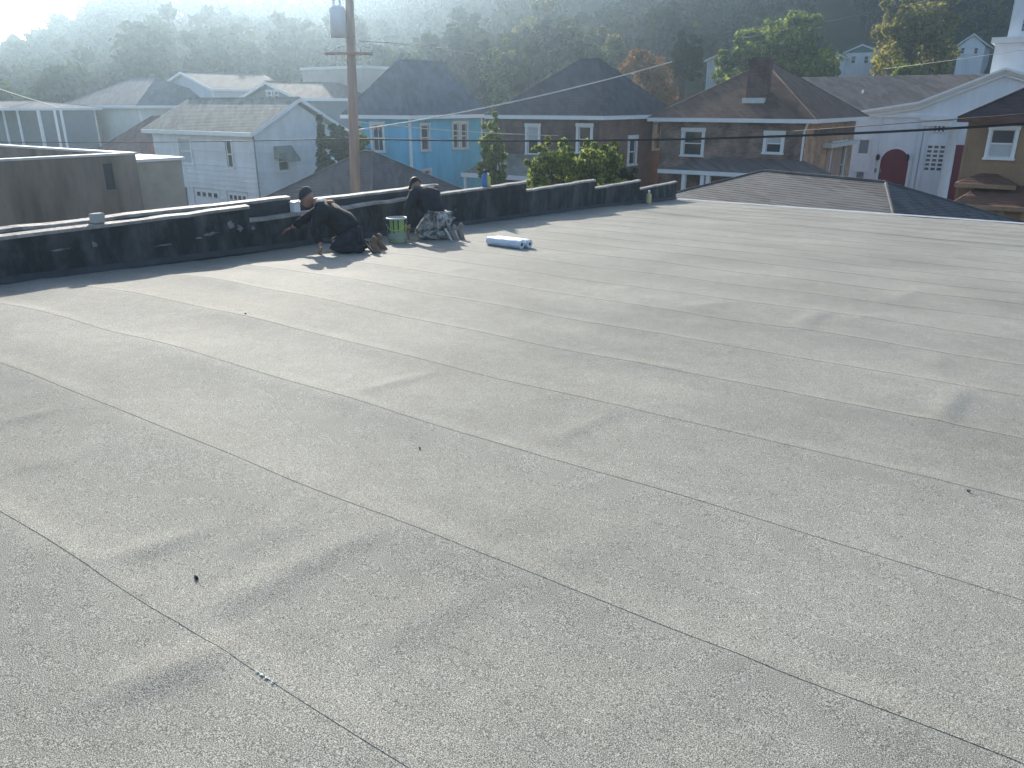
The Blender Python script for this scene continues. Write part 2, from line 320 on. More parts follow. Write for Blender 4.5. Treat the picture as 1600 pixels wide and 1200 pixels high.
e = MB(); e.add([(XW + .05, Y_FAR - .09, roofz(Y_FAR) + .012), (X_R, Y_FAR - .09, roofz(Y_FAR) + .012), (X_R, Y_FAR, roofz(Y_FAR) + .035), (XW + .05, Y_FAR, roofz(Y_FAR) + .035), (X_R, Y_FAR + .03, roofz(Y_FAR) - .12), (XW + .05, Y_FAR + .03, roofz(Y_FAR) - .12)], [(0, 1, 2, 3), (3, 2, 4, 5)])
e.build('edge_trim', 'metal_edge', own)

par = thing('parapet_wall', 'black tarred stepped parapet wall with pale coping along the roof', 'wall', (XW - .15, 8, 4))
TW = .15
def coping(y0, y1, z, xa, xb, parent, seed):
    rr = random.Random(seed); b = MB(); n = max(2, int((y1 - y0) / .3)); V = []; Fc = []
    for i in range(n + 1):
        y = y0 + (y1 - y0) * i / n; j = rr.uniform(-.006, .006); h = rr.uniform(-.008, .008)
        V += [(xb + .012 + j, y, z - .04 + h), (xb + .012 + j, y, z - .004 + h), ((xa + xb) / 2, y, z + .012 + h), (xa - .012, y, z - .01 + h), (xa - .012, y, z - .045)]
    for i in range(n):
        for q in range(4): Fc.append((i * 5 + q, i * 5 + 5 + q, i * 5 + 6 + q, i * 5 + 1 + q))
    Fc += [(0, 1, 2, 3, 4), tuple(n * 5 + q for q in (4, 3, 2, 1, 0))]
    b.add(V, Fc); return b.build('coping', 'coping', parent)
steps = [(-5.4, 6.62, 5.556), (6.62, 13.35, 5.375), (13.35, 16.24, 5.205), (16.24, 18.62, 5.018), (18.62, 20.97, 4.808)]
for i, (a, b, z) in enumerate(steps):
    zb = roofz(b) - .3; n = max(3, int((b - a) / .22)); m = 5; V = []; Fc = []; rr = random.Random(i)
    for q in range(n + 1):          # uneven tarred face
        y = a + (b - a) * q / n
        for p in range(m + 1):
            V.append((XW + (rr.uniform(-.014, .012) if 0 < q < n else 0), y, zb + (z - .03 - zb) * p / m))
    nf = len(V)
    for q in range(n):
        for p in range(m): Fc.append((q * (m + 1) + p, (q + 1) * (m + 1) + p, (q + 1) * (m + 1) + p + 1, q * (m + 1) + p + 1))
    wb = MB(); wb.add(V, Fc); wb.box(XW - TW, XW - .02, a + .001, b - .001, zb, z - .031)
    wb.build('wall_step', 'tar', par); coping(a, b + .02, z, XW - TW, XW, par, i)
for i, (a, b, z) in enumerate([(-5.4, 7.48, 5.605), (7.48, 10.8, 5.515)]):
    MB().box(XW - TW - .17, XW - TW - .014, a, b, 4.4, z - .03).build('back_wall', 'tar_plain', par); coping(a, b, z, XW - TW - .18, XW - TW - .015, par, 20 + i)
cs = MB(); n = 40; V = []; Fc = []
for i in range(n + 1):
    y = -5.4 + 26.35 * i / n; zd = roofz(y) - float(dip(XW, y)); V += [(XW + .06, y, zd + .014), (XW + .01, y, zd + .08)]
for i in range(n): Fc.append((2 * i, 2 * i + 2, 2 * i + 3, 2 * i + 1))
cs.add(V, Fc); cs.build('cant_strip', 'tar_plain', par)
# pale scuffs smeared on the tar: thin raised patches
rr = random.Random(8)
for (px, py, wy, hz) in [(95, 390, .28, .035), (148, 382, .10, .09), (255, 383, .32, .03), (330, 365, .30, .05), (360, 352, .16, .14), (375, 357, .12, .13), (395, 356, .1, .08), (712, 328, .05, .05), (600, 342, .06, .05), (310, 372, .16, .03)]:
    c = onx(px, py, XW + .016); b = MB(); pts = []
    for q in range(14):
        a = 6.283 * q / 14; k = rr.uniform(.45, 1.0); pts.append((XW + .016 + .004 * (q % 2), c.y + wy * .5 * k * math.cos(a), c.z + hz * .5 * k * math.sin(a)))
    b.add([(XW + .021, c.y, c.z)] + pts, [(0, 1 + q, 1 + (q + 1) % 14) for q in range(14)]); b.build('scuff', 'smear', par)

# ------------------------------------------------------------------ house parts
def wall_face(mb, P, u, n, u0, u1, z0, z1, holes=(), course=.2, proud=.02, gable=None, depth=.09):
    """sheet of wall at P with outward normal n; boards overlap when proud > 0; holes are real openings"""
    P, u, n = Vector(P), Vector(u), Vector(n)
    ztop = z1 if not gable else gable[1]
    zs = set([z0, ztop]); k = z0
    while k < ztop: zs.add(round(k, 4)); k += course
    for h in holes: zs.add(h[2]); zs.add(h[3])
    if gable: zs.add(z1)
    zs = sorted(q for q in zs if z0 <= q <= ztop)
    def off(z, top):
        f = ((z - z0) / course) % 1.0
        if top and f < 1e-3: f = 1.0
        return proud * (1 - f)
    up = Vector((0, 0, 1))
    def pt(a, z, top): return Vector((P.x, P.y, 0)) + u * a + up * z + n * off(z, top)
    for a, b in zip(zs[:-1], zs[1:]):
        if b - a < 1e-3: continue
        lo, hi = (u0, u0), (u1, u1)
        if gable and a >= z1 - 1e-4:
            ga = (a - z1) / (gable[1] - z1); gb = (b - z1) / (gable[1] - z1); g = gable[0]
            lo = (u0 + (g - u0) * ga, u0 + (g - u0) * gb); hi = (u1 + (g - u1) * ga, u1 + (g - u1) * gb)
        cuts = sorted([(h[0], h[1]) for h in holes if h[2] < (a + b) / 2 < h[3]])
        cur = lo
        for c0, c1 in cuts + [(None, None)]:
            end = hi if c0 is None else (c0, c0)
            p, q, r, s = pt(cur[0], a, 0), pt(end[0], a, 0), pt(end[1], b, 1), pt(cur[1], b, 1)
            mb.quad(p, q, r, s)
            if proud: mb.quad(p - n * off(a, 0), q - n * off(a, 0), q, p)
            cur = (c1, c1)
    for h in holes:                      # reveals
        for (a, za), (b, zb) in (((h[0], h[2]), (h[1], h[2])), ((h[1], h[2]), (h[1], h[3])), ((h[1], h[3]), (h[0], h[3])), ((h[0], h[3]), (h[0], h[2]))):
            p = Vector((P.x, P.y, 0)) + u * a + up * za; q = Vector((P.x, P.y, 0)) + u * b + up * zb
            mb.quad(p + n * proud, q + n * proud, q - n * depth, p - n * depth)
def window(root, P, u, n, r, trim='white_trim', tw=.11, glass='glass', rail=True, sill=True, mull=0, up_pane=None):
    P, u, n = Vector((P[0], P[1], 0)), Vector(u), Vector(n); up = Vector((0, 0, 1)); u0, u1, z0, z1 = r
    W, H = u1 - u0, z1 - z0; o = P + u * u0 + up * z0
    f = MB(); base = o + n * .022
    f.obox(base - u * tw, u, up, n, tw, H, .05); f.obox(base + u * W, u, up, n, tw, H, .05)
    f.obox(base - u * (tw + .03) + up * H, u, up, n, W + 2 * tw + .06, tw * 1.2, .07)
    sb = o - n * .05; s_ = .045                      # sash
    f.obox(sb, u, up, n, s_, H, .035); f.obox(sb + u * (W - s_), u, up, n, s_, H, .035); f.obox(sb + u * s_, u, up, n, W - 2 * s_, s_, .034); f.obox(sb + u * s_ + up * (H - s_), u, up, n, W - 2 * s_, s_, .034)
    if rail: f.obox(sb + u * s_ + up * (H * .5 - .03), u, up, n, W - 2 * s_, .06, .05)
    for k in range(mull): f.obox(sb + u * (W * (k + 1) / (mull + 1) - .02) + up * s_, u, up, n, .04, H - 2 * s_, .03)
    win = f.build('window', trim, root)
    for a, b, gm in ((0, .5, glass), (.5, 1, up_pane or glass)) if rail else ((0, 1, glass),):
        p = MB(); pb = o - n * .035 + up * (H * a); p.obox(pb + u * .02, u, up, n * -1, W - .04, H * (b - a), .012); p.build('pane', gm, win)
    if sill:
        q = MB(); q.obox(base - u * (tw + .04) - up * .09, u, up, n, W + 2 * tw + .08, .09, .10); q.build('sill', trim, win)
    return win
def roof_plane(mb, a, b, c, d, course=.16, lift=.009, tabs=0, rr=None):
    """courses of shingles between eave a-b and top d-c"""
    a, b, c, d = map(Vector, (a, b, c, d)); nrm = (b - a).cross(d - a).normalized()
    L_ = max((d - a).length, (c - b).length); n = max(2, int(((a + b) / 2 - (c + d) / 2).length / course))
    for i in range(n):
        f0, f1 = i / n, (i + 1) / n; p0, p1, q1, q0 = lerp(a, d, f0), lerp(b, c, f0), lerp(b, c, f1), lerp(a, d, f1)
        if not tabs:
            P0, P1 = p0 + nrm * lift, p1 + nrm * lift; mb.quad(P0, P1, q1, q0); mb.quad(p0, p1, P1, P0)
        else:
            m = max(1, int((p1 - p0).length / tabs))
            for k in range(m):
                l = lift * rr.uniform(.5, 1.1); x0, x1, y1, y0 = lerp(p0, p1, k / m), lerp(p0, p1, (k + 1) / m), lerp(q0, q1, (k + 1) / m), lerp(q0, q1, k / m)
                mb.quad(x0 + nrm * l, x1 + nrm * l, y1, y0); mb.quad(x0, x1, x1 + nrm * l, x0 + nrm * l)
def hip_roof(root, x0, x1, y0, y1, ze, zr, axis, hip0, hip1, m, over=.45, fascia='white_trim', xf=None, course=.16, name='roof', tabs=0, gutter=True, ridge_cap=True):
    X0, X1, Y0, Y1 = x0 - over, x1 + over, y0 - over, y1 + over
    drop = over * (zr - ze) / (((y1 - y0) if axis == 'x' else (x1 - x0)) / 2 + over) * 0
    b = MB(xf); rr = random.Random(5); zs = ze + .16
    if axis == 'x':
        ym = (Y0 + Y1) / 2; r0, r1 = (X0 + hip0, ym, zr), (X1 - hip1, ym, zr)
    else:
        xm = (X0 + X1) / 2; r0, r1 = (xm, Y0 + hip0, zr), (xm, Y1 - hip1, zr)
    A, B, C_, D_ = (X0, Y0, zs), (X1, Y0, zs), (X1, Y1, zs), (X0, Y1, zs)
    kw = dict(course=course, tabs=tabs, rr=rr)
    if axis == 'x':
        roof_plane(b, A, B, r1, r0, **kw); roof_plane(b, C_, D_, r0, r1, **kw)
        if hip1: roof_plane(b, B, C_, r1, r1, **kw)
        if hip0: roof_plane(b, D_, A, r0, r0, **kw)
    else:
        roof_plane(b, B, C_, r1, r0, **kw); roof_plane(b, D_, A, r0, r1, **kw)
        if hip0: roof_plane(b, A, B, r0, r0, **kw)
        if hip1: roof_plane(b, C_, D_, r1, r1, **kw)
    b.quad((X0, Y0, zs - .02), (X0, Y1, zs - .02), (X1, Y1, zs - .02), (X1, Y0, zs - .02)) if (hip0 and hip1) else None
    ro = b.build(name, m, root)
    f = MB(xf); t = .03; hh = .20
    hip_all = hip0 and hip1
    if axis == 'x' or hip_all:
        f.box(X0, X1, Y0 - t, Y0, zs - hh, zs + .01); f.box(X0, X1, Y1, Y1 + t, zs - hh, zs + .01)
    if axis == 'y' or hip_all:
        f.box(X1, X1 + t, Y0 - t, Y1 + t, zs - hh, zs + .01); f.box(X0 - t, X0, Y0 - t, Y1 + t, zs - hh, zs + .01)
    if hip_all: f.quad((X0, Y0, zs - hh + .02), (X0, Y1, zs - hh + .02), (X1, Y1, zs - hh + .02), (X1, Y0, zs - hh + .02))
    for end, r, e0, e1 in ((hip0, r0, A if axis == 'x' else B, D_ if axis == 'x' else A), (hip1, r1, C_ if axis == 'x' else D_, B if axis == 'x' else C_)):
        if not end:                 # rake boards on gable ends
            for p in (e0, e1):
                p, q = Vector(p), Vector(r); dr = Vector((0, 0, -.2)); nn = Vector((-.04 if r is r0 else .04, 0, 0)) if axis == 'x' else Vector((0, -.04 if r is r0 else .04, 0))
                f.add([p + nn, q + nn, q + nn + dr, p + nn + dr, p, q, q + dr, p + dr], [(0, 1, 2, 3), (4, 7, 6, 5), (0, 4, 5, 1), (3, 2, 6, 7)])
                s0 = MB
    f.build('fascia', fascia, ro)
    if not (hip0 and hip1):        # soffit boards under the slopes
        s = MB(xf); dz = Vector((0, 0, -.06))
        for (a, b_, c, d) in (((A, B, r1, r0), (C_, D_, r0, r1)) if axis == 'x' else ((B, C_, r1, r0), (D_, A, r0, r1))):
            a, b_, c, d = [Vector(q) + dz for q in (a, b_, c, d)]; s.quad(a, d, c, b_)
        s.build('soffit', fascia, ro)
    if ridge_cap:
        c = MB(xf); c.tube([Vector(r0) + Vector((0, 0, .0)), Vector(r1)], .07, 6) if (Vector(r0) - Vector(r1)).length > .05 else None
        if hip0:
            for p in ((A, D_) if axis == 'x' else (A, B)): c.tube([p, r0], .05, 6)
        if hip1:
            for p in ((B, C_) if axis == 'x' else (C_, D_)): c.tube([p, r1], .05, 6)
        c.build('ridge_cap', m, ro)
    return ro
UX, UY, NX_, NY_ = (1, 0, 0), (0, 1, 0), (1, 0, 0), (0, -1, 0)
def house(name, label, x0, x1, y0, y1, ze, wallm, course, proud, front=(), right=(), z0=0, rightm=None, gable=None, cat='house', frontwall='wall'):
    root = thing(name, label, cat, ((x0 + x1) / 2, (y0 + y1) / 2, z0))
    b = MB(); gf = gable if gable and gable[0] == 'front' else None; gr = gable if gable and gable[0] == 'right' else None
    wall_face(b, (0, y0, 0), UX, NY_, x0, x1, z0, ze, front, course, proud, (gf[1], gf[2]) if gf else None)
    wall_face(b, (x0, 0, 0), UY, (-1, 0, 0), y0, y1, z0, ze, (), course, proud, (gr[1], gr[2]) if gr else None)
    wall_face(b, (0, y1, 0), UX, (0, 1, 0), x0, x1, z0, ze, (), course, proud, (gf[1], gf[2]) if gf else None)
    if not rightm: wall_face(b, (x1, 0, 0), UY, NX_, y0, y1, z0, ze, right, course, proud, (gr[1], gr[2]) if gr else None)
    b.box(x0 + .11, x1 - .11, y0 + .11, y1 - .11, z0, ze)     # closed core
    b.build('wall', wallm, root, stuff=bool(proud))
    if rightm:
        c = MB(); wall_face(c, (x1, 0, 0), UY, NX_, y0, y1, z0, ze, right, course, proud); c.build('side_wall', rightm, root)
    if proud:
        for (cx, cy, sx, sy) in ((x0, y0, -1, -1), (x1, y0, 1, -1), (x1, y1, 1, 1)):
            c = MB(); c.box(min(cx - sx * .09, cx + sx * .03), max(cx - sx * .09, cx + sx * .03), min(cy - sy * .09, cy + sy * .03), max(cy - sy * .09, cy + sy * .03), z0, ze)
            c.build('corner_board', 'white_trim' if wallm != 'tan_siding' else 'tan_siding', root)
    return root

# ------------------------------------------------------------------ white house with garage
x0, x1, y0, y1, ze = -46.6, -36.88, 28.02, 34.2, 5.25
ym = (y0 + y1) / 2; zr = onx(467, 153, x1).z
w1, w2 = frect(279, 216, 302, 256, y0), frect(352, 220, 366, 262, y0); w3 = rrect(433, 238, 452, 266, x1)
g1, g2 = frect(302, 293, 348, 330, y0), frect(354, 296, 390, 330, y0); g1 = (g1[0], g1[1], .05, 2.15); g2 = (g2[0], g2[1], .05, 2.15)
wh = house('white_house', 'white clapboard house with grey gable roof and garage doors, beside the utility pole', x0, x1, y0, y1, ze, 'white_siding', .27, .045, [w1, w2, g1, g2], [w3], gable=('right', ym, zr - .25))
hip_roof(wh, x0, x1, y0, y1, ze, zr, 'x', 0, 0, 'shingle_olive', .45)
window(wh, (0, y0), UX, NY_, w1, glass='blind'); window(wh, (0, y0), UX, NY_, w2, tw=.07); window(wh, (x1, 0), UY, NX_, w3)
for gq in (g1, g2):
    d = MB(); n = 4
    for i in range(n):
        za, zb = gq[2] + (gq[3] - gq[2]) * i / n, gq[2] + (gq[3] - gq[2]) * (i + 1) / n - .015
        d.box(gq[0] + .02, gq[1] - .02, y0 + .03, y0 + .07, za, zb)
    dr = d.build('garage_door', 'white_trim', wh)
    for i in range(4):
        a = gq[0] + (gq[1] - gq[0]) * (.10 + .21 * i); MB().box(a, a + (gq[1] - gq[0]) * .13, y0 + .02, y0 + .029, gq[2] + 1.62, gq[2] + 1.86).build('pane', 'glass', dr)
bw = frect(268, 290, 297, 330, y0); MB().box(bw[0], bw[1], y0 - .07, y0 - .025, 0, 2.1).build('basement_panel', 'brick_weathered', wh)
aw = MB(); a, b, zt, zb = w3[0] - .25, w3[1] + .3, w3[3] + .35, w3[3] - .35        # metal window awning
for i in range(8):
    p, q = a + (b - a) * i / 8, a + (b - a) * (i + 1) / 8 - .02; aw.add([(x1 + .03, p, zt), (x1 + .03, q, zt), (x1 + .75, q, zb), (x1 + .75, p, zb), (x1 + .75, p, zb - .15), (x1 + .75, q, zb - .15)], [(0, 1, 2, 3), (3, 2, 5, 4)])
aw.tri((x1 + .03, a, zt), (x1 + .75, a, zb), (x1 + .03, a, zb)); aw.tri((x1 + .03, b - .02, zt), (x1 + .75, b - .02, zb), (x1 + .03, b - .02, zb)); aw.build('awning', 'shingle_olive', wh)
MB().tube([(x1 + .06, y0 - .06, ze), (x1 + .06, y0 - .06, .2)], .045, 8).build('downspout', 'grey_paint', wh)
ch = onx(445, 165, x1 - 4)

# ------------------------------------------------------------------ blue house
x0, x1, y0, y1, ze = -36.2, -31.51, 34.77, 41.6, 6.1
ws = [frect(582, 195, 600, 236, y0)]; wr = [rrect(657, 196, 670, 234, x1), rrect(707, 193, 716, 231, x1), rrect(720, 193, 729, 231, x1), rrect(662, 267, 672, 300, x1)]
bh = house('blue_house', 'bright blue clapboard house with grey hip roof behind the utility pole', x0, x1, y0, y1, ze, 'blue_siding', .21, .02, ws, wr)
hip_roof(bh, x0, x1, y0, y1, ze, 9.35, 'y', 2.3, 1.6, 'shingle_slate')
window(bh, (0, y0), UX, NY_, ws[0], tw=.16, mull=1)
for r in wr: window(bh, (x1, 0), UY, NX_, r, 'cream_siding', tw=.12)
# ------------------------------------------------------------------ dark brick house
x0, x1, y0, y1, ze = -28.55, -21.57, 39.16, 48.2, 6.1
ws = [frect(825, 198, 841, 241, y0), frect(905, 198, 922, 238, y0)]; wr = [rrect(983, 218, 991, 256, x1), rrect(1022, 192, 1029, 232, x1)]
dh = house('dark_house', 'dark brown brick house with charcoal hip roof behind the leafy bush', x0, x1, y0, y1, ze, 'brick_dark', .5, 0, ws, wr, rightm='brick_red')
hip_roof(dh, x0, x1, y0, y1, ze, 9.4, 'x', 3.4, 3.2, 'shingle_dark', .5)
for r, u_ in zip(ws, ('blind', None)): window(dh, (0, y0), UX, NY_, r, tw=.16, mull=0, up_pane=u_)
for r in wr: window(dh, (x1, 0), UY, NX_, r, tw=.2)
a = ony(785, 243, y0 - .1); b = ony(838, 243, y0 - .1); MB().box(a.x, b.x, y0 - .14, y0 - .003, a.z - .07, a.z + .07).build('ledge', 'white_trim', dh)
# porch at its left front
pc = thing('porch', 'small porch with pale gable roof and white post beside the dark brick house', 'porch', (-27.2, 36.6, 0))
a = ony(722, 270, 36.0); b = ony(832, 276, 36.0); top = ony(753, 252, 37.2); ze_ = a.z
rp = MB(); roof_plane(rp, (a.x, 36.0, ze_), (b.x, 36.0, ze_), (b.x, 39.1, ze_ + 1.0), (top.x, 39.1, top.z + .35)); rp.tri((a.x, 36.0, ze_), (top.x, 39.1, top.z + .35), (a.x, 39.1, ze_)); rp.build('roof', 'shingle_olive', pc)
MB().box(a.x - .05, b.x, 35.94, 35.99, ze_ - .22, ze_ + .02).build('fascia', 'white_trim', pc)
MB().box(a.x, b.x, 36.0, 39.1, ze_ - .06, ze_ - .04).build('ceiling', 'white_trim', pc)
for xx in (a.x + .12, a.x + 2.2, b.x - .15): MB().tube([(xx, 36.12, 0), (xx, 36.12, ze_ - .06)], .09, 10).build('post', 'white_trim', pc)
MB().box(a.x, b.x, 36.05, 39.1, 0, .5).build('floor', 'concrete', pc)
# ------------------------------------------------------------------ brick house with chimney
x0, x1, y0, y1, ze = -20.35, -11.9, 44.52, 55.9, 5.95
ws = [frect(1070, 205, 1095, 243, y0), frect(1199, 210, 1219, 239, y0)]; wr = [rrect(1300, 226, 1312, 290, x1)]
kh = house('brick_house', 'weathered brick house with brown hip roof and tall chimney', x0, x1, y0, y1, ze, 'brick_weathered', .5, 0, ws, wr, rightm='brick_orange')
hr = hip_roof(kh, x0, x1, y0, y1, ze, 9.2, 'y', 5.6, 5.2, 'shingle_brown', .6, course=.15)
for r, u_ in zip(ws, (None, 'blind')): window(kh, (0, y0), UX, NY_, r, tw=.17, up_pane=u_)
window(kh, (x1, 0), UY, NX_, wr[0], tw=.14)
ca, cb = ony(1175, 92, 46.0), ony(1199, 140, 46.0)
cm = MB(); cm.box(ca.x, cb.x, 45.6, 46.5, 6.6, ca.z - .18); cm.box(ca.x - .07, cb.x + .07, 45.53, 46.57, ca.z - .18, ca.z - .02); cm.box(ca.x + .1, cb.x - .1, 45.7, 46.4, ca.z - .02, ca.z + .06); cm.build('chimney', 'brick_dark', hr)
MB().box(ca.x - .12, cb.x + .1, 45.38, 45.595, 6.85, 7.2).build('flashing', 'metal_edge', hr)
MB().tube([(x1 + .05, y0 - .07, ze + .05), (x1 - .1, y0 - .07, ze - .5), (x1 - .1, y0 - .07, .3)], .06, 8).build('downspout', 'white_trim', kh)
pz = ony(1100, 266, y0 - 2).z
pr = MB(); xa, xb = ony(1030, 266, y0 - 2).x, ony(1285, 285, y0 - 2).x; xt = ony(1180, 248, y0)
roof_plane(pr, (xa, y0 - 2.2, pz - .05), (xb, y0 - 2.2, pz - .05), (xb - 1.6, y0 - .02, xt.z), (xa + 2.6, y0 - .02, xt.z)); roof_plane(pr, (xa, y0 - .02, pz - .05), (xa, y0 - 2.2, pz - .05), (xa + 2.6, y0 - .02, xt.z), (xa + 2.6, y0 - .02, xt.z)); roof_plane(pr, (xb, y0 - 2.2, pz - .05), (xb, y0 - .02, pz - .05), (xb - 1.6, y0 - .02, xt.z), (xb - 1.6, y0 - .02, xt.z))
po = pr.build('porch_roof', 'shingle_taupe', kh); MB().box(xa, xb, y0 - 2.24, y0 - 2.2, pz - .25, pz - .03).build('fascia', 'white_trim', po)
for px in (1068, 1097, 1106, 1200): xx = ony(px, 290, y0 - 2.05).x; MB().box(xx - .11, xx + .11, y0 - 2.16, y0 - 1.94, .1, pz - .25).build('post', 'white_trim', kh)
MB().box(xa + .1, xb - .1, y0 - 2.2, y0 - .005, 0, .6).build('porch_floor', 'concrete', kh)
# porch-style balcony recess on the orange brick side
bl = rrect(1296, 215, 1338, 224, x1 + .3); MB().box(x1 + .005, x1 + .5, bl[0], bl[1], bl[2], bl[2] + .22).build('side_canopy', 'cream_siding', kh)
dr = rrect(1293, 227, 1308, 290, x1); MB().box(x1 + .004, x1 + .03, dr[0], dr[1], 1.0, dr[3]).build('side_panel', 'wood_pole', kh)
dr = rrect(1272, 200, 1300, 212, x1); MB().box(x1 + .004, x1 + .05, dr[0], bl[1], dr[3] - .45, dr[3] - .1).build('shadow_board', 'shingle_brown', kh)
# ------------------------------------------------------------------ church
FY = 61.97
cx0, cx1 = -13.3, .6; pk = (ony(1572, 110, FY).x, ony(1572, 106, FY).z)
church = thing('church', 'white church with arched red door, steeple and long grey roof', 'church', (-8, 66, 0))
eaz = ony(1340, 178, FY).z
mainroof = MB(); rz = ony(1400, 118, 67.5).z; ml = -24; mrr = 2.0
roof_plane(mainroof, (ml, 62.6, eaz + .1), (mrr, 62.6, eaz + .1), (mrr, 67.6, rz), (ml, 67.6, rz)); roof_plane(mainroof, (mrr, 73, eaz), (ml, 73, eaz), (ml, 67.6, rz), (mrr, 67.6, rz))
mro = mainroof.build('roof', 'shingle_taupe', church)
v = ony(1349, 147, 65.5); MB().tube([(v.x, 65.2, v.z - .8), (v.x, 65.2, v.z + .3)], .07, 8).build('vent_pipe', 'white_trim', mro)
mw = MB(); wall_face(mw, (0, 62.9, 0), UX, NY_, ml + .4, cx0, 0, eaz + .1, (), .25, .015); wall_face(mw, (mrr - .4, 0, 0), UY, NX_, 62.9, 72.8, 0, eaz, (), .25, .015, (67.6, rz - .1)); wall_face(mw, (ml + .4, 0, 0), UY, (-1, 0, 0), 62.9, 72.8, 0, eaz, (), .25, .015, (67.6, rz - .1)); mw.build('nave_wall', 'church_white', church, stuff=True)
dA = frect(1379, 232, 1412, 300, FY); dxm = (dA[0] + dA[1]) / 2; dw = (dA[1] - dA[0]) / 2; spring = dA[3] - dw
w_l, w_b = frect(1343, 218, 1356, 241, FY), frect(1338, 268, 1349, 281, FY); plq = frect(1367, 263, 1376, 270, FY)
gl1, gl2 = frect(1449, 226, 1471, 268, FY), frect(1459, 195, 1476, 207, FY); sdoor = frect(1490, 226, 1511, 285, FY)
holes = [(dA[0], dA[1], .3, dA[3]), w_l, w_b, gl1, gl2, (sdoor[0], sdoor[1], .3, sdoor[3])]
fz = MB(); wall_face(fz, (0, FY, 0), UX, NY_, cx0, cx1, 0, eaz, holes, .28, .012); fz.box(cx0, cx1, FY + .16, FY + .9, 0, eaz)
V = [(cx0, FY, eaz), (ony(1437, 160, FY).x, FY, ony(1437, 164, FY).z), (pk[0], FY, pk[1] - .2), (cx1, FY, eaz + .6), (cx1, FY, eaz)]
fz.add(V, [(0, 4, 3, 2, 1)]); fz.build('facade', 'church_white', church)
rk = MB()                                                    # raking cornice and frieze
kp = [Vector((cx0 - .4, FY, eaz + .1))] + [Vector(p) + Vector((0, 0, .22)) for p in (V[1], V[2])] + [Vector((cx1 + .4, FY, eaz + 1.0))]
for p, q in zip(kp[:-1], kp[1:]):
    for dz, dp, hh in ((0, .55, .16), (-.16, .35, .14), (-.30, .18, .22)):
        p_, q_ = p + Vector((0, -dp, dz)), q + Vector((0, -dp, dz)); rk.add([p_, q_, q_ - Vector((0, 0, hh)), p_ - Vector((0, 0, hh)), p_ + Vector((0, dp, 0)), q_ + Vector((0, dp, 0)), q_ + Vector((0, dp, -hh)), p_ + Vector((0, dp, -hh))], [(0, 1, 2, 3), (0, 4, 5, 1), (3, 2, 6, 7)])
rk.build('raking_cornice', 'white_trim', church)
fr = MB(); a, b = ony(1442, 172, FY).x, ony(1494, 172, FY).x; fr.box(a, b, FY - .35, FY - .02, eaz - .35, eaz - .18); fr.box(a + .05, b - .05, FY - .2, FY - .02, eaz - .75, eaz - .35); fr.build('frieze', 'white_trim', church)
l0 = ony(1357, 178, FY).x; MB().box(l0, ony(1437, 178, FY).x, FY - .12, FY - .013, eaz - .22, eaz - .05).build('cornice', 'white_trim', church)
for px in (1368, 1436, 1443): xx = ony(px, 230, FY).x; MB().box(xx - .16, xx + .16, FY - .11, FY - .013, 0, eaz - .22).build('pilaster', 'church_white', church)
xx = ony(1484, 240, FY - .8).x; cl = MB(); cl.lathe((xx, FY - .8, 0), [(.42, .3), (.42, .5), (.33, .6), (.31, 3), (.27, eaz - 1.1), (.38, eaz - 1.0), (.38, eaz - .76)], 20); cl.build('column', 'white_trim', church, smooth=True)
MB().box(xx - .5, cx1, FY - 1.25, FY - .01, 0, .3).build('step', 'concrete', church)
dm = MB(); n = 14; ring = [(dA[0], .3), (dA[1], .3)] + [(dxm + dw * math.cos(math.pi * i / n), spring + dw * math.sin(math.pi * i / n)) for i in range(n + 1)]
dm.add([(x, FY + .03, z) for x, z in ring] , [tuple(range(len(ring)))]); door = dm.build('door', 'red_paint', church)
MB().box(dxm - .015, dxm + .015, FY + .012, FY + .028, .3, spring + dw * .97).build('door_split', 'black_plastic', door)
for sx in (-1, 1):
    MB().tube([(dxm + sx * .08, FY + .005, 1.3), (dxm + sx * .08, FY + .005, 1.55)], .018, 6).build('handle', 'metal_edge', door)
sp_ = MB(); arc = [(dxm + dw * math.cos(math.pi * i / n), spring + dw * math.sin(math.pi * i / n)) for i in range(n + 1)]
for (xa_, za_), (xb_, zb_) in zip(arc[:-1], arc[1:]): sp_.quad((xa_, FY - .001, za_), (xb_, FY - .001, zb_), (xb_, FY - .001, dA[3] + .01), (xa_, FY - .001, dA[3] + .01))
sp_.build('arch_spandrel', 'church_white', church)
am = MB()
for i in range(n):
    t0, t1 = math.pi * i / n, math.pi * (i + 1) / n; am.add([(dxm + k * math.cos(t), FY - .06, spring + k * math.sin(t)) for t in (t0, t1) for k in (dw, dw + .16)], [(0, 1, 3, 2)])
am.box(dA[0] - .16, dA[0], FY - .06, FY - .012, .3, spring); am.box(dA[1], dA[1] + .16, FY - .06, FY - .012, .3, spring); am.build('door_surround', 'white_trim', church)
for px in (1372, 1418):
    q = ony(px, 246, FY - .15); lm = MB(); lm.box(q.x - .02, q.x + .02, FY - .2, FY - .01, q.z + .18, q.z + .22); lm.lathe((q.x, FY - .22, q.z - .2), [(.03, 0), (.13, .08), (.13, .32), (.02, .45)], 6); lm.build('wall_lantern', 'black_plastic', church)
MB().box(plq[0], plq[1], FY - .05, FY - .014, plq[2], plq[3]).build('plaque', 'grey_paint', church)
for r in (w_l, w_b): window(church, (0, FY), UX, NY_, r, 'church_white', .07, glass='grey_paint', rail=False, sill=False)
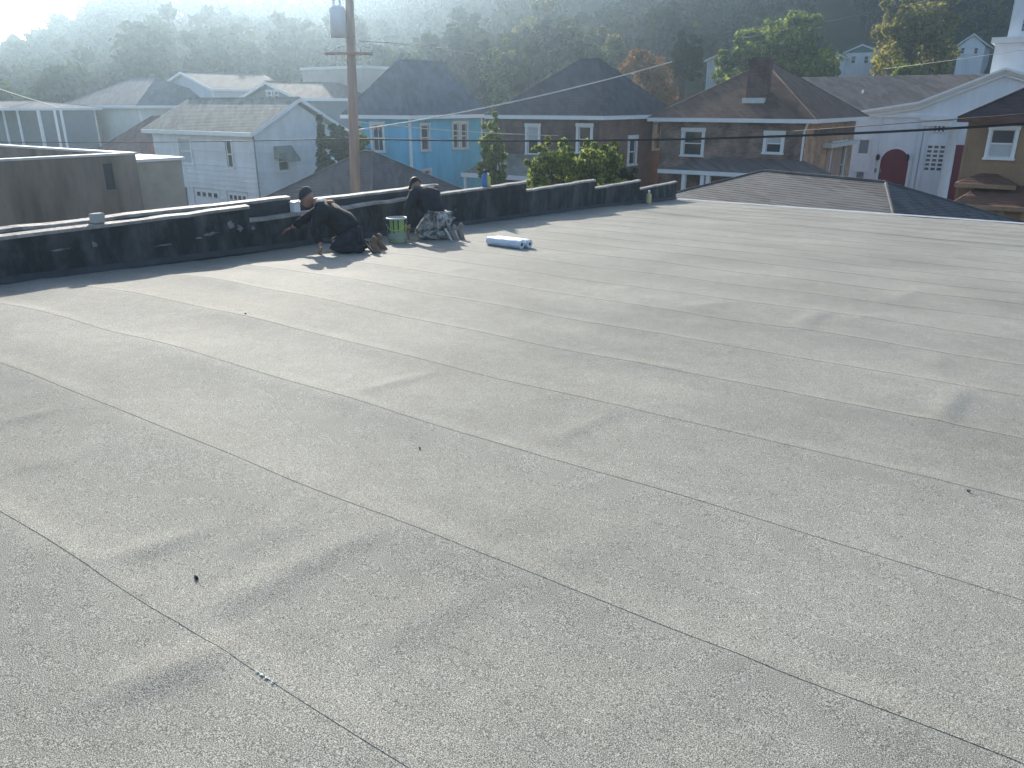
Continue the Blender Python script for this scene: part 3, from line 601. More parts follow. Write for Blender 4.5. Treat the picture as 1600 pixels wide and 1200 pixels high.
for r, nx, nz in ((gl1, 3, 6), (gl2, 3, 2)):                  # small lights set in a white grid
    gm = MB(); gm.box(r[0], r[1], FY + .06, FY + .1, r[2], r[3]); gx, gz = (r[1] - r[0]) / nx, (r[3] - r[2]) / nz
    for i in range(nx + 1): gm.box(r[0] + gx * i - .06, r[0] + gx * i + .06, FY + .005, FY + .055, r[2], r[3])
    for i in range(nz + 1): gm.box(r[0], r[1], FY + .0, FY + .051, r[2] + gz * i - .06, r[2] + gz * i + .06)
    lw = gm.build('lattice_window', 'church_white', church)
    for i in range(nx):
        for k in range(nz): MB().box(r[0] + gx * i + .06, r[0] + gx * (i + 1) - .06, FY + .035, FY + .058, r[2] + gz * k + .06, r[2] + gz * (k + 1) - .06).build('pane', 'glass', lw)
MB().box(sdoor[0] + .02, sdoor[1] - .02, FY + .02, FY + .07, .3, sdoor[3] - .02).build('side_door', 'red_paint', church)
ta, tb = ony(1546, 120, FY + 1.2).x, ony(1640, 120, FY + 1.2).x; tz = ony(1560, 68, FY + 1.2).z; tw_ = tb - ta
st = MB(); wall_face(st, (0, FY + .9, 0), UX, NY_, ta, tb, eaz, tz, (), .3, .02); wall_face(st, (tb, 0, 0), UY, NX_, FY + .9, FY + .9 + tw_, eaz, tz, (), .3, .02); wall_face(st, (ta, 0, 0), UY, (-1, 0, 0), FY + .9, FY + .9 + tw_, eaz, tz, (), .3, .02); st.box(ta + .05, tb - .05, FY + 1, FY + .85 + tw_, eaz, tz); st.build('steeple_base', 'church_white', church, stuff=True)
MB().box(ta - .25, tb + .25, FY + .65, FY + 1.15 + tw_, tz, tz + .35).build('steeple_cornice', 'white_trim', church)
ua, ub = ta + .55, tb - .55; uz = tz + 4.2; lv = (ua + .7, ub - .7, tz + .7, tz + 3.0)
su = MB(); wall_face(su, (0, FY + 1.5, 0), UX, NY_, ua, ub, tz + .35, uz, [lv], .3, .02); su.box(ua + .1, ub - .1, FY + 1.62, FY + .3 + tw_, tz + .35, uz); wall_face(su, (ua, 0, 0), UY, (-1, 0, 0), FY + 1.5, FY + .3 + tw_, tz + .35, uz, (), .3, .02); wall_face(su, (ub, 0, 0), UY, NX_, FY + 1.5, FY + .3 + tw_, tz + .35, uz, (), .3, .02); bel = su.build('belfry', 'church_white', church)
for i in range(9): z = lv[2] + (lv[3] - lv[2]) * i / 9; MB().add([(lv[0], FY + 1.53, z), (lv[1], FY + 1.53, z), (lv[1], FY + 1.6, z + .2), (lv[0], FY + 1.6, z + .2), (lv[0], FY + 1.55, z - .02), (lv[1], FY + 1.55, z - .02)], [(0, 1, 2, 3), (4, 5, 1, 0)]).build('louver', 'grey_paint', bel)
sp2 = MB(); xm_, ym_ = (ua + ub) / 2, FY + .9 + tw_ / 2
for a_, b_ in (((ua - .2, FY + 1.3), (ub + .2, FY + 1.3)), ((ub + .2, FY + 1.3), (ub + .2, FY + .5 + tw_)), ((ub + .2, FY + .5 + tw_), (ua - .2, FY + .5 + tw_)), ((ua - .2, FY + .5 + tw_), (ua - .2, FY + 1.3))): sp2.tri((*a_, uz), (*b_, uz), (xm_, ym_, uz + 6))
sp2.build('spire', 'shingle_grey', church)
# ------------------------------------------------------------------ tan house on the right
x0, x1, y0, y1, ze = -3.77, 6.5, 38.63, 47.5, 6.2
ws = [frect(1551, 202, 1579, 247, y0)]
th = house('tan_house', 'tan clapboard house with dark red-brown roof at the right edge', x0, x1, y0, y1, ze, 'tan_siding', .22, .02, ws, [])
hip_roof(th, x0, x1, y0, y1, ze, 9.4, 'y', 4.4, 4.4, 'shingle_maroon', .4, fascia='shingle_rust')
window(th, (0, y0), UX, NY_, ws[0], tw=.12, glass='blind', up_pane='glass')
for (pl, pyt, pyb, pr_, dpt, nm) in ((1492, 270, 286, 1588, .9, 'awning_roof'), (1486, 286, 318, 1640, 2.2, 'porch_roof')):
    yy = y0 - dpt; p0, p1 = ony(pl, pyb, yy), ony(pr_, pyb + 5, yy); zt = ony(pl + 25, pyt, y0).z; b = MB()
    ins = .8; roof_plane(b, (p0.x, yy, p0.z), (p1.x, yy, p0.z), (p1.x - ins, y0 - .03, zt), (p0.x + ins, y0 - .03, zt)); roof_plane(b, (p0.x, y0 - .03, p0.z), (p0.x, yy, p0.z), (p0.x + ins, y0 - .03, zt), (p0.x + ins, y0 - .03, zt)); roof_plane(b, (p1.x, yy, p0.z), (p1.x, y0 - .03, p0.z), (p1.x - ins, y0 - .03, zt), (p1.x - ins, y0 - .03, zt))
    o = b.build(nm, 'shingle_rust', th); MB().box(p0.x, p1.x, yy - .04, yy - .002, p0.z - .16, p0.z + .01).build('fascia', 'tan_siding', o)
    if nm == 'porch_roof':
        for i in range(7): xx = p0.x + .3 + i * .75; MB().box(xx - .09, xx + .09, yy + .1, yy + .28, .2, p0.z - .16).build('post', 'tan_siding', th)
        MB().box(p0.x + .2, p1.x, yy + .35, y0 - .03, .2, p0.z - .1).build('porch_wall', 'tan_siding', th)
# ------------------------------------------------------------------ hip roofed buildings just beyond the roof
ra, rb = onz(1192, 267, 4.6), onz(1384, 285, 4.6); ang = math.atan2(rb.y - ra.y, rb.x - ra.x); mid = (ra + rb) / 2; hl = (rb - ra).length / 2
XF = Matrix.Translation((mid.x, mid.y, 0)) @ Matrix.Rotation(ang, 4, 'Z')
gg = thing('garage', 'low garage with wide charcoal shingle hip roof just beyond the far roof edge', 'garage', (mid.x, mid.y, 0))
hw, hx0, hx1 = 3.3, hl + 3.0, hl + 3.1
wb = MB(XF); wb.box(-hx0, hx1, -hw, hw, 0, 3.2); wb.build('wall', 'tan_block', gg)
hip_roof(gg, -hx0, hx1, -hw, hw, 3.05, 4.6, 'x', 3.4, 3.5, 'shingle_grey', .4, xf=XF, course=.15, tabs=.33, fascia='grey_paint')
pk_ = dep(575, 237, 31); hg = thing('garage', 'small garage with pyramid slate roof beside the utility pole, in front of the blue house', 'garage', (pk_.x, pk_.y, 0))
MB().box(pk_.x - 3.3, pk_.x + 3.3, pk_.y - 3.3, pk_.y + 3.3, 0, 2.95).build('wall', 'cream_siding', hg)
hip_roof(hg, pk_.x - 3.3, pk_.x + 3.3, pk_.y - 3.3, pk_.y + 3.3, 2.75, pk_.z, 'x', 3.4, 3.4, 'shingle_grey', .35, course=.16, tabs=.33)
# ------------------------------------------------------------------ left side buildings
fb = thing('flat_building', 'brown stucco flat roofed building with pale parapet cap at the left edge', 'building', (-33, 8, 0))
FX, FYY, FT = -26.0, 14.89, 5.26
fb_holes = [rrect(160, 256, 182, 296, FX), rrect(186, 262, 205, 296, FX)]
b = MB(); wall_face(b, (FX, 0, 0), UY, NX_, -6, FYY, 0, FT, [fb_holes[0]], .6, 0); wall_face(b, (0, FYY, 0), UX, (0, 1, 0), -42, FX, 0, FT, (), .6, 0); b.box(-42, FX - .3, -6, FYY - .3, 0, FT - .55); b.quad((FX - .3, -6, FT), (FX - .3, FYY - .3, FT), (FX - .3, FYY - .3, FT - .6), (FX - .3, -6, FT - .6)); b.quad((FX - .3, FYY - .3, FT), (-42, FYY - .3, FT), (-42, FYY - .3, FT - .6), (FX - .3, FYY - .3, FT - .6)); b.build('wall', 'stucco', fb)
MB().box(FX - .33, FX + .05, -6, FYY + .05, FT, FT + .07).build('parapet_cap', 'metal_edge', fb); MB().box(-42, FX - .332, FYY - .33, FYY + .05, FT, FT + .072).build('parapet_cap', 'metal_edge', fb)
MB().quad((-42, -6, FT - .54), (FX - .31, -6, FT - .54), (FX - .31, FYY - .31, FT - .54), (-42, FYY - .31, FT - .54)).build('roof_membrane', 'shingle_red', fb)
MB().box(FX - .085, FX - .06, fb_holes[0][0], fb_holes[0][1], fb_holes[0][2], fb_holes[0][3]).build('window', 'glass', fb)
an = thing('annex', 'low tan block annex with pale cap beside the brown flat roofed building', 'annex', (-28.5, 16, 0))
MB().box(-31, -26.7, 14.95, 17.0, 0, 4.95).build('wall', 'tan_block', an); MB().box(-31.1, -26.6, 14.96, 17.1, 4.95, 5.05).build('parapet_cap', 'white_trim', an)
x0, x1, y0, y1 = -55.2, -48.4, 28.6, 34.6; zr = ony(210, 181, 31.6).z
rh = house('red_roof_house', 'low house with faded red shingle hip roof behind the left end of the white house', x0, x1, y0, y1, 3.3, 'cream_siding', .22, .02, [], [])
hip_roof(rh, x0, x1, y0, y1, 3.3, zr, 'x', 3.3, 3.3, 'shingle_red', .4)
# row of pale houses behind
x0, x1, y0, y1 = -73, -61.6, 36.2, 44.5; ze = ony(150, 168, 36.2).z
lw1 = [frect(100, 176, 108, 205, y0), frect(134, 174, 140, 180, y0)]
lh = house('pale_house', 'pale siding house with long slate hip roof and brick chimney on the left', x0, x1, y0, y1, ze, 'cream_siding', .24, .02, lw1, [])
hip_roof(lh, x0, x1, y0, y1, ze, ony(90, 126, 40).z, 'x', 4.2, 4.2, 'shingle_slate', .5)
for r in lw1: window(lh, (0, y0), UX, NY_, r, tw=.1)
cq = frect(137, 181, 151, 214, y0 - .6); MB().box(cq[0], cq[1], y0 - .75, y0 - .03, 0, cq[3]).build('chimney', 'brick_orange', lh)
x0, x1, y0, y1 = -80, -66.5, 29, 35.2; ze = ony(50, 172, 29).z
fh = house('porch_house', 'slate roofed house with white porch columns at the far left', x0, x1, y0 + 1.8, y1, ze, 'grey_paint', .24, .02, [], [])  # pale walls darkened to grey: shade of the porch recess put into the colour
hip_roof(fh, x0, x1, y0, y1, ze, ony(45, 158, 32).z, 'x', 3.1, 3.1, 'shingle_slate', .4)
for px in (8, 30, 62, 88, 98): q = ony(px, 190, y0 + .2); MB().tube([(q.x, y0 + .2, .3), (q.x, y0 + .2, ze)], .09, 10).build('column', 'white_trim', fh)
# gable houses deeper in the block
def back_house(name, label, px, peak_y, halfpx, eave_y, d, wallm, roofm, clip=0, depth_=8, wins=()):
    p = dep(px, peak_y, d); Y = p.y; pl, pr_ = ony(px - halfpx, eave_y, Y).x, ony(px + halfpx, eave_y, Y).x; zeave = ony(px, eave_y, Y).z
    z0 = float(min(terr(np.array(p.x), np.array(Y)), terr(np.array(p.x), np.array(Y + depth_)))) - 1.0 if math.hypot(p.x, Y) > 70 else 0
    z0 = max(0, z0); ws_ = [frect(*q, Y) for q in wins]
    h = house(name, label, pl, pr_, Y, Y + depth_, zeave, wallm, .24, .02, ws_, [], z0=z0, gable=('front', (pl + pr_) / 2, p.z - .15))
    hip_roof(h, pl, pr_, Y, Y + depth_, zeave, p.z, 'y', clip, clip, roofm, .35)
    for r in ws_: window(h, (0, Y), UX, NY_, r, tw=.1)
    return h
back_house('gable_house', 'lavender grey gabled house with white trimmed hip roof behind the white house', 292, 112, 40, 142, 66, 'pale_siding', 'shingle_dark', 0, 8, [(280, 140, 286, 158)])
back_house('dormer_house', 'house with white trimmed gable and twin attic windows above the white house ridge', 424, 127, 42, 157, 58, 'grey_paint', 'shingle_taupe', 0, 7, [(418, 143, 425, 154), (429, 143, 436, 154)])
q0, q1 = dep(472, 110, 66), ony(566, 110, dep(472, 110, 66).y)
bb = thing('beige_building', 'tall beige flat topped building behind the utility pole', 'building', ((q0.x + q1.x) / 2, q0.y + 4, 0))
MB().box(q0.x, q1.x, q0.y, q0.y + 3, 0, q0.z).build('wall', 'beige_wall', bb); MB().box(q0.x - .12, q1.x + .12, q0.y - .12, q0.y + 3.12, q0.z, q0.z + .22).build('cornice', 'cream_siding', bb)
for i in range(2):
    for k in range(2): r = (q0.x + 1.0 + i * 2.4, q0.x + 2.0 + i * 2.4, 1.2 + k * 3.2, 2.9 + k * 3.2); MB().box(r[0], r[1], q0.y - .03, q0.y - .004, r[2], r[3]).build('window', 'glass', bb)
hg1 = back_house('hill_house', 'small white hillside house with green gable between the two big trees', 1347, 69, 25, 83, 112, 'church_white', 'shingle_slate', 0, 8, [(1331, 88, 1336, 99), (1351, 88, 1356, 99)])
p = dep(1347, 69, 112); q = ony(1347 - 25, 83, p.y); q2 = ony(1347 + 25, 83, p.y); gp = MB(); gp.add([(q.x, p.y - .06, q.z), (q2.x, p.y - .06, q.z), ((q.x + q2.x) / 2, p.y - .06, p.z - .2), (q.x, p.y - .03, q.z), (q2.x, p.y - .03, q.z), ((q.x + q2.x) / 2, p.y - .03, p.z - .2)], [(0, 1, 2), (0, 3, 4, 1)]); gp.build('gable_panel', 'green_paint', hg1)
back_house('hill_house', 'white gabled hillside house next to the church steeple', 1519, 52, 20, 72, 112, 'church_white', 'shingle_grey', 0, 8, [(1502, 75, 1506, 84), (1523, 75, 1527, 84)])
back_house('hill_house', 'pale hillside house half hidden left of the big green tree', 1124, 84, 18, 96, 100, 'pale_siding', 'shingle_taupe', 0, 8, [(1120, 100, 1124, 110)])
back_house('hill_house', 'tiny white shed roofed house just left of the green gabled hillside house', 1311, 84, 9, 92, 113, 'church_white', 'shingle_grey', 0, 5, [])
p = dep(1300, 104, 110)
gp = MB(); gp.box(p.x - .7, p.x + .7, p.y, p.y + 1.2, max(0, float(terr(np.array(p.x), np.array(p.y)))) - .5, p.z + .9); gp.box(p.x - .9, p.x + .9, p.y - .2, p.y + 1.4, p.z + .9, p.z + 1.15)
tag(gp.build('brick_pier', 'brick_orange'), 'orange brick pier beside the tiny white hillside house', 'pier')
p = dep(1374, 100, 110); gp = MB(); gp.box(p.x - .7, p.x + .7, p.y, p.y + 1.2, max(0, float(terr(np.array(p.x), np.array(p.y)))) - .5, p.z + 1.2); gp.box(p.x - .9, p.x + .9, p.y - .2, p.y + 1.4, p.z + 1.2, p.z + 1.45)
tag(gp.build('brick_pier', 'brick_orange'), 'orange brick pier right of the green gabled hillside house', 'pier')

# ------------------------------------------------------------------ utility pole and wires
pb = dep(556, 305, 26); up_ = thing('utility_pole', 'tall brown wooden utility pole with transformer and crossarm', 'utility pole', (pb.x, pb.y, 0))
PX, PY = pb.x, pb.y
LEAN = Vector(_R) * .036
def pole_pt(z): return Vector((PX, PY, z)) + LEAN * (z - 4)
MB().tube([pole_pt(0), pole_pt(6), pole_pt(10.6)], [.19, .165, .125], 14).build('post', 'wood_pole', up_, smooth=True)
def zpole(py): return ony(545, py, PY).z
zc = zpole(84); Rv, Fv = Vector(_R), Vector(_FH)
ca_ = MB(); cpt = pole_pt(zc); ca_.obox(cpt - Rv * .8 - Fv * .22 - Vector((0, 0, .045)), Rv, Fv, (0, 0, 1), 1.5, .08, .09); ca_.build('crossarm', 'wood_pole', up_)
for k in (-.75, -.35, .35, .7):
    q = cpt + Rv * k - Fv * .17; i_ = MB(); i_.lathe(q + Vector((0, 0, .06)), [(.02, 0), (.055, .04), (.03, .08), (.05, .12), (.01, .16)], 10); i_.build('insulator', 'transformer', up_)
zt = zpole(36); tq = pole_pt(zt) - Rv * .36 - Fv * .1; tr = MB(); tr.lathe(tq - Vector((0, 0, .42)), [(.0, 0), (.25, .0), (.25, .8), (.18, .9), (0, .92)], 18); to = tr.build('transformer', 'transformer', up_, smooth=True)
for k in (-.1, .1): i_ = MB(); i_.lathe(tq + Rv * k + Vector((0, 0, .46)), [(.04, 0), (.05, .05), (.03, .1), (.045, .16), (.01, .24)], 8); i_.build('bushing', 'transformer', to)
def wire(label, pts, d0, d1, r, m='wire', group=None):
    xs = [p[0] for p in pts]; P = []
    n = 26
    for i in range(n + 1):
        px = xs[0] + (xs[-1] - xs[0]) * i / n
        # smooth curve through the photographed points
        py = float(np.polyval(np.polyfit(xs, [p[1] for p in pts], min(2, len(pts) - 1)), px))
        t = (px - xs[0]) / (xs[-1] - xs[0]); P.append(dep(px, py, 1 / ((1 - t) / d0 + t / d1)))
    b = MB(); b.tube(P, r, 6); return tag(b.build('power_line', m), label, 'wire', 'overhead lines')
wire('thick black cable sagging across the fronts of the right hand houses', [(556, 216), (800, 221), (1000, 220), (1200, 213.5), (1400, 204.5), (1600, 192), (1900, 170)], 26, 13, .028)
wire('thinner black line above the thick cable near the church', [(1240, 205), (1350, 197), (1450, 189.5), (1600, 178), (1850, 158)], 26, 16, .016)
wire('dark line running left from the pole past the white house', [(556, 216), (400, 220.5), (200, 222), (-150, 220)], 26, 34, .018)
wire('pale service wire rising rightward from the pole over the dark roof', [(557, 200), (620, 196), (700, 184.5), (825, 150.5), (965, 117), (1050, 99)], 26, 30, .024, 'wire_light')
wire('thin pale wire running from the pole to the dark brick house', [(556, 190), (612, 196), (700, 204), (800, 209), (872, 212)], 26, 42, .02, 'wire_light')
wire('thin pale wire leaving the crossarm to the upper right', [(560, 64), (610, 66), (660, 73), (740, 84)], 26, 40, .018, 'wire_light')
wire('thin line crossing in front of the big green hillside tree', [(1160, 60), (1250, 42), (1400, 13), (1480, -4)], 60, 45, .02)
wire('thin line crossing in front of the church steeple', [(1380, 108), (1480, 95), (1600, 78), (1700, 62)], 50, 36, .016)
wire('pale wire descending at the far left over the slate roof', [(-60, 118), (0, 138), (30, 150), (95, 168)], 40, 52, .025, 'wire_light')

# ------------------------------------------------------------------ trees
def leaves(C_, Rr, n, size, rg, aspect=1.6):
    """n leaf faces spread through every clump (centre C_, radii Rr)"""
    m = len(C_); idx = np.repeat(np.arange(m), n); N = len(idx)
    d = rg.normal(size=(N, 3)); d /= np.linalg.norm(d, axis=1, keepdims=True); r = rg.uniform(.15, 1, (N, 1)) ** .45
    P = C_[idx] + d * r * Rr[idx]
    nrm = d * .5 + rg.normal(size=(N, 3)) * .6 + np.array([0, 0, .35]); nrm /= np.linalg.norm(nrm, axis=1, keepdims=True)
    t = np.cross(nrm, rg.normal(size=(N, 3))); t /= np.linalg.norm(t, axis=1, keepdims=True); b = np.cross(nrm, t)
    s = size * rg.uniform(.55, 1.25, (N, 1)); a = aspect * .5
    Vv = np.stack([P - t * s * a, P - b * s * .42 + t * s * .06, P + t * s * a, P + b * s * .42 - t * s * .04], 1).reshape(-1, 3)
    return Vv, np.arange(N * 4).reshape(N, 4)
def crown_clumps(c, rx, ry, rz, n, rg, cr=.33, cone=False):
    d = rg.normal(size=(n, 3)); d /= np.linalg.norm(d, axis=1, keepdims=True); d[:, 2] = np.where(d[:, 2] < -.45, -d[:, 2], d[:, 2])
    k = rg.uniform(.25, 1, (n, 1)) ** .4; out = rg.random((n, 1)) < .28; k = np.where(out, rg.uniform(1.05, 1.35, (n, 1)), k); P = d * k * (1 - cr * .6)
    if cone:
        h = rg.uniform(-1, 1, n); wdt = (1 - h) * .5; a = rg.uniform(0, 6.283, n); rr_ = rg.uniform(.3, 1, n) ** .5; P = np.stack([np.cos(a) * wdt * rr_, np.sin(a) * wdt * rr_, h], 1)
    C_ = np.array(c) + P * np.array([rx, ry, rz]); s = rg.uniform(.6, 1.25, (n, 1)) * cr
    if not cone: s = np.where(out, s * .55, s)
    if cone: s = s * (.45 + .8 * (1 - (P[:, 2:3] + 1) / 2))
    return C_, s * np.array([rx, ry, min(rz, rx) * .85])
def tree(name, label, cx, cy, z0, ztop, rx, rz, m, ncl, nl, size, seed, cat='tree', group=None, cone=False, cr=.33, trunk_r=None, ry=None):
    rg = np.random.default_rng(seed); root = thing(name, label, cat, (cx, cy, z0), group); c = (cx, cy, ztop - rz)
    C_, Rr = crown_clumps(c, rx, ry or rx, rz, ncl, rg, cr, cone); Vv, Q = leaves(C_, Rr, nl, size, rg)
    tr_ = trunk_r or max(.06, (ztop - z0) * .022); b = MB()
    wob = rg.normal(0, .12, (4, 2)); top = ztop - rz * .5
    tp = [(cx + wob[i][0] * (i > 0), cy + wob[i][1] * (i > 0), z0 - .3 + (top - z0 + .3) * i / 3) for i in range(4)]
    b.tube(tp, [tr_ * 1.25, tr_, tr_ * .75, tr_ * .3], 8)
    for k in range(min(12, ncl)):
        q = C_[k]; s_ = Vector(tp[1]) + (Vector(tp[3]) - Vector(tp[1])) * float(rg.uniform(.2, .9)); md = lerp(s_, q, .5) + Vector((0, 0, .12 * rx)); b.tube([s_, md, Vector(q)], [tr_ * .45, tr_ * .3, tr_ * .1], 5)
    b.build('trunk', 'bark', root); link('crown', np_mesh('crown', Vv, Q), m, root); return root
def th_(x, y): return max(0.0, float(terr(np.array(x), np.array(y))))
def tree_at(name, label, pxc, pyt, halfpx, d, crz, m, ncl, nl, size, seed, **k):
    p = dep(pxc, pyt, d); rx = halfpx * d / FPX; return tree(name, label, p.x, p.y, th_(p.x, p.y), p.z, rx, crz, m, ncl, nl, size, seed, **k)
tree_at('green_tree', 'big round green tree on the hillside behind the brick house', 1232, 26, 88, 88, 5.6, 'leaf_green', 70, 150, .42, 1)
tree_at('green_tree', 'lower bright green tree just behind and left of the brick chimney', 1165, 62, 42, 84, 3.4, 'leaf_green', 34, 140, .4, 14)
tree_at('olive_tree', 'tall olive green tree on the hillside left of the church steeple', 1440, -18, 68, 92, 7.2, 'leaf_olive', 66, 150, .42, 2)
tree_at('olive_tree', 'leafy olive tree partly behind the church steeple', 1545, -25, 44, 128, 6.5, 'leaf_green', 40, 130, .42, 3)
tree_at('orange_tree', 'orange autumn tree behind the dark and weathered brick houses', 1012, 82, 50, 72, 3.8, 'leaf_orange', 44, 130, .26, 4)
tree_at('evergreen_tree', 'dark rounded evergreen beside the orange autumn tree', 1075, 54, 30, 76, 2.9, 'leaf_dark', 60, 130, .24, 5, cr=.3)
tree_at('maple_tree', 'pale yellow green tree rising above the dark house roof', 948, 44, 40, 92, 4.6, 'leaf_light', 40, 130, .36, 6)
tree_at('maple_tree', 'hazy green tree with bright crown right of the blue house roof', 855, 2, 62, 98, 7.0, 'leaf_light', 50, 130, .42, 7)
tree_at('maple_tree', 'rounded hazy tree just above the blue house roof', 775, 62, 40, 80, 5.0, 'leaf_green', 44, 120, .36, 15)
tree_at('yellow_bush', 'tall yellow green bush behind the parapet before the dark house', 868, 224, 48, 27, 1.5, 'leaf_yellow', 90, 60, .12, 8, cat='bush', cr=.24)
tree_at('yellow_bush', 'wide leafy bush beside the tall yellow bush behind the parapet', 930, 220, 54, 28.5, 1.6, 'leaf_yellow', 95, 60, .12, 9, cat='bush', cr=.24)
tree_at('dark_shrub', 'dark green shrub behind the parapet right of the yellow bushes', 972, 252, 32, 30, 1.1, 'leaf_dark', 30, 140, .12, 10, cat='bush')
tree_at('vine_tree', 'narrow leafy vine tree at the left corner of the dark house', 768, 178, 25, 38, 2.6, 'leaf_green', 46, 120, .16, 11)
tree_at('cypress_tree', 'narrow dark evergreen against the white house gable', 499, 183, 13, 40, 2.2, 'leaf_dark', 44, 110, .18, 12, cone=True, cr=.5)
tree_at('dark_tree', 'dark hazy tree between the white house and the utility pole', 528, 190, 28, 42, 1.9, 'leaf_dark', 44, 120, .2, 13)
tree_at('dark_tree', 'dark leafy tree behind the utility pole, left of the blue house', 560, 196, 18, 41, 1.5, 'leaf_green', 30, 120, .18, 16)
tree_at('dark_shrub', 'low yellow green shrub left of the tall olive tree', 1418, 96, 26, 88, 1.6, 'leaf_yellow', 24, 90, .35, 17, cat='bush')
# the wooded hillside: one mass
rg = np.random.default_rng(21); CC, RR, TR = [], [], MB(); cnt = 0; tries = 0
while cnt < 1050 and tries < 14000:
    tries += 1; az = rad(rg.uniform(-50, 48)) if cnt < 880 else rad(rg.uniform(-37, -17)); d = math.sqrt(rg.uniform(84 ** 2, 250 ** 2)); azd = math.degrees(az)
    if azd > 8 and d < 122: continue
    if 17 < azd < 34 and d < 156: continue
    if azd < -10 and d < 92: continue
    x, y = d * (math.sin(az) * _R[0] + math.cos(az) * _FH[0]), d * (math.sin(az) * _R[1] + math.cos(az) * _FH[1])
    hgt = rg.uniform(8, 14) * (.7 if azd < -24 else 1); r_ = rg.uniform(2.6, 4.6); z0 = float(terr(np.array(x), np.array(y)))
    C_, Rr = crown_clumps((x, y, z0 + hgt * .52), r_, r_, hgt * .52, 14, rg, .45); CC.append(C_); RR.append(Rr); cnt += 1
    TR.tube([(x, y, z0 - .5), (x, y, z0 + hgt * .7)], [.22, .08], 5, False)
CC, RR = np.concatenate(CC), np.concatenate(RR); Vv, Q = leaves(CC, RR, 40, .8, rg)
wd = link('wooded_hillside', np_mesh('wooded_hillside', Vv, Q), 'leaf_forest'); wd['kind'] = 'stuff'; wd['label'] = 'hazy wooded hillside rising behind the houses'; wd['category'] = 'woods'
TR.build('forest_trunks', 'bark', wd, stuff=True)

# ------------------------------------------------------------------ things on the roof
def skin(name, joints, edges, m, parent, root=0, sub=2, label=None):
    """joints: list of (Vector, radius or (rx, ry)); grows one continuous surface along the edges"""
    me = bpy.data.meshes.new(name); me.from_pydata([tuple(j[0]) for j in joints], edges, []); o = bpy.data.objects.new(name, me); COL.objects.link(o)
    o.modifiers.new('s', 'SKIN'); sv = me.skin_vertices[0].data
    for i, j in enumerate(joints): sv[i].radius = j[1] if isinstance(j[1], tuple) else (j[1], j[1]); sv[i].use_root = (i == root)
    s = o.modifiers.new('u', 'SUBSURF'); s.levels = sub; s.render_levels = sub
    ev = o.evaluated_get(bpy.context.evaluated_depsgraph_get()); nm = bpy.data.meshes.new_from_object(ev); bpy.data.objects.remove(o)
    nm.materials.clear()
    if name in ('hoodie', 'shirt', 'trousers'):          # loose cloth: small folds
        for v in nm.vertices:
            c = v.co; f = math.sin(c.x * 31 + c.z * 47) * math.sin(c.y * 37 - c.z * 29) + .6 * math.sin(c.z * 71 + c.x * 23 + c.y * 19); v.co = c + v.normal * (.009 * f)
    return link(name, nm, m, parent, True, label=label)
def chain(n): return [(i, i + 1) for i in range(n - 1)]
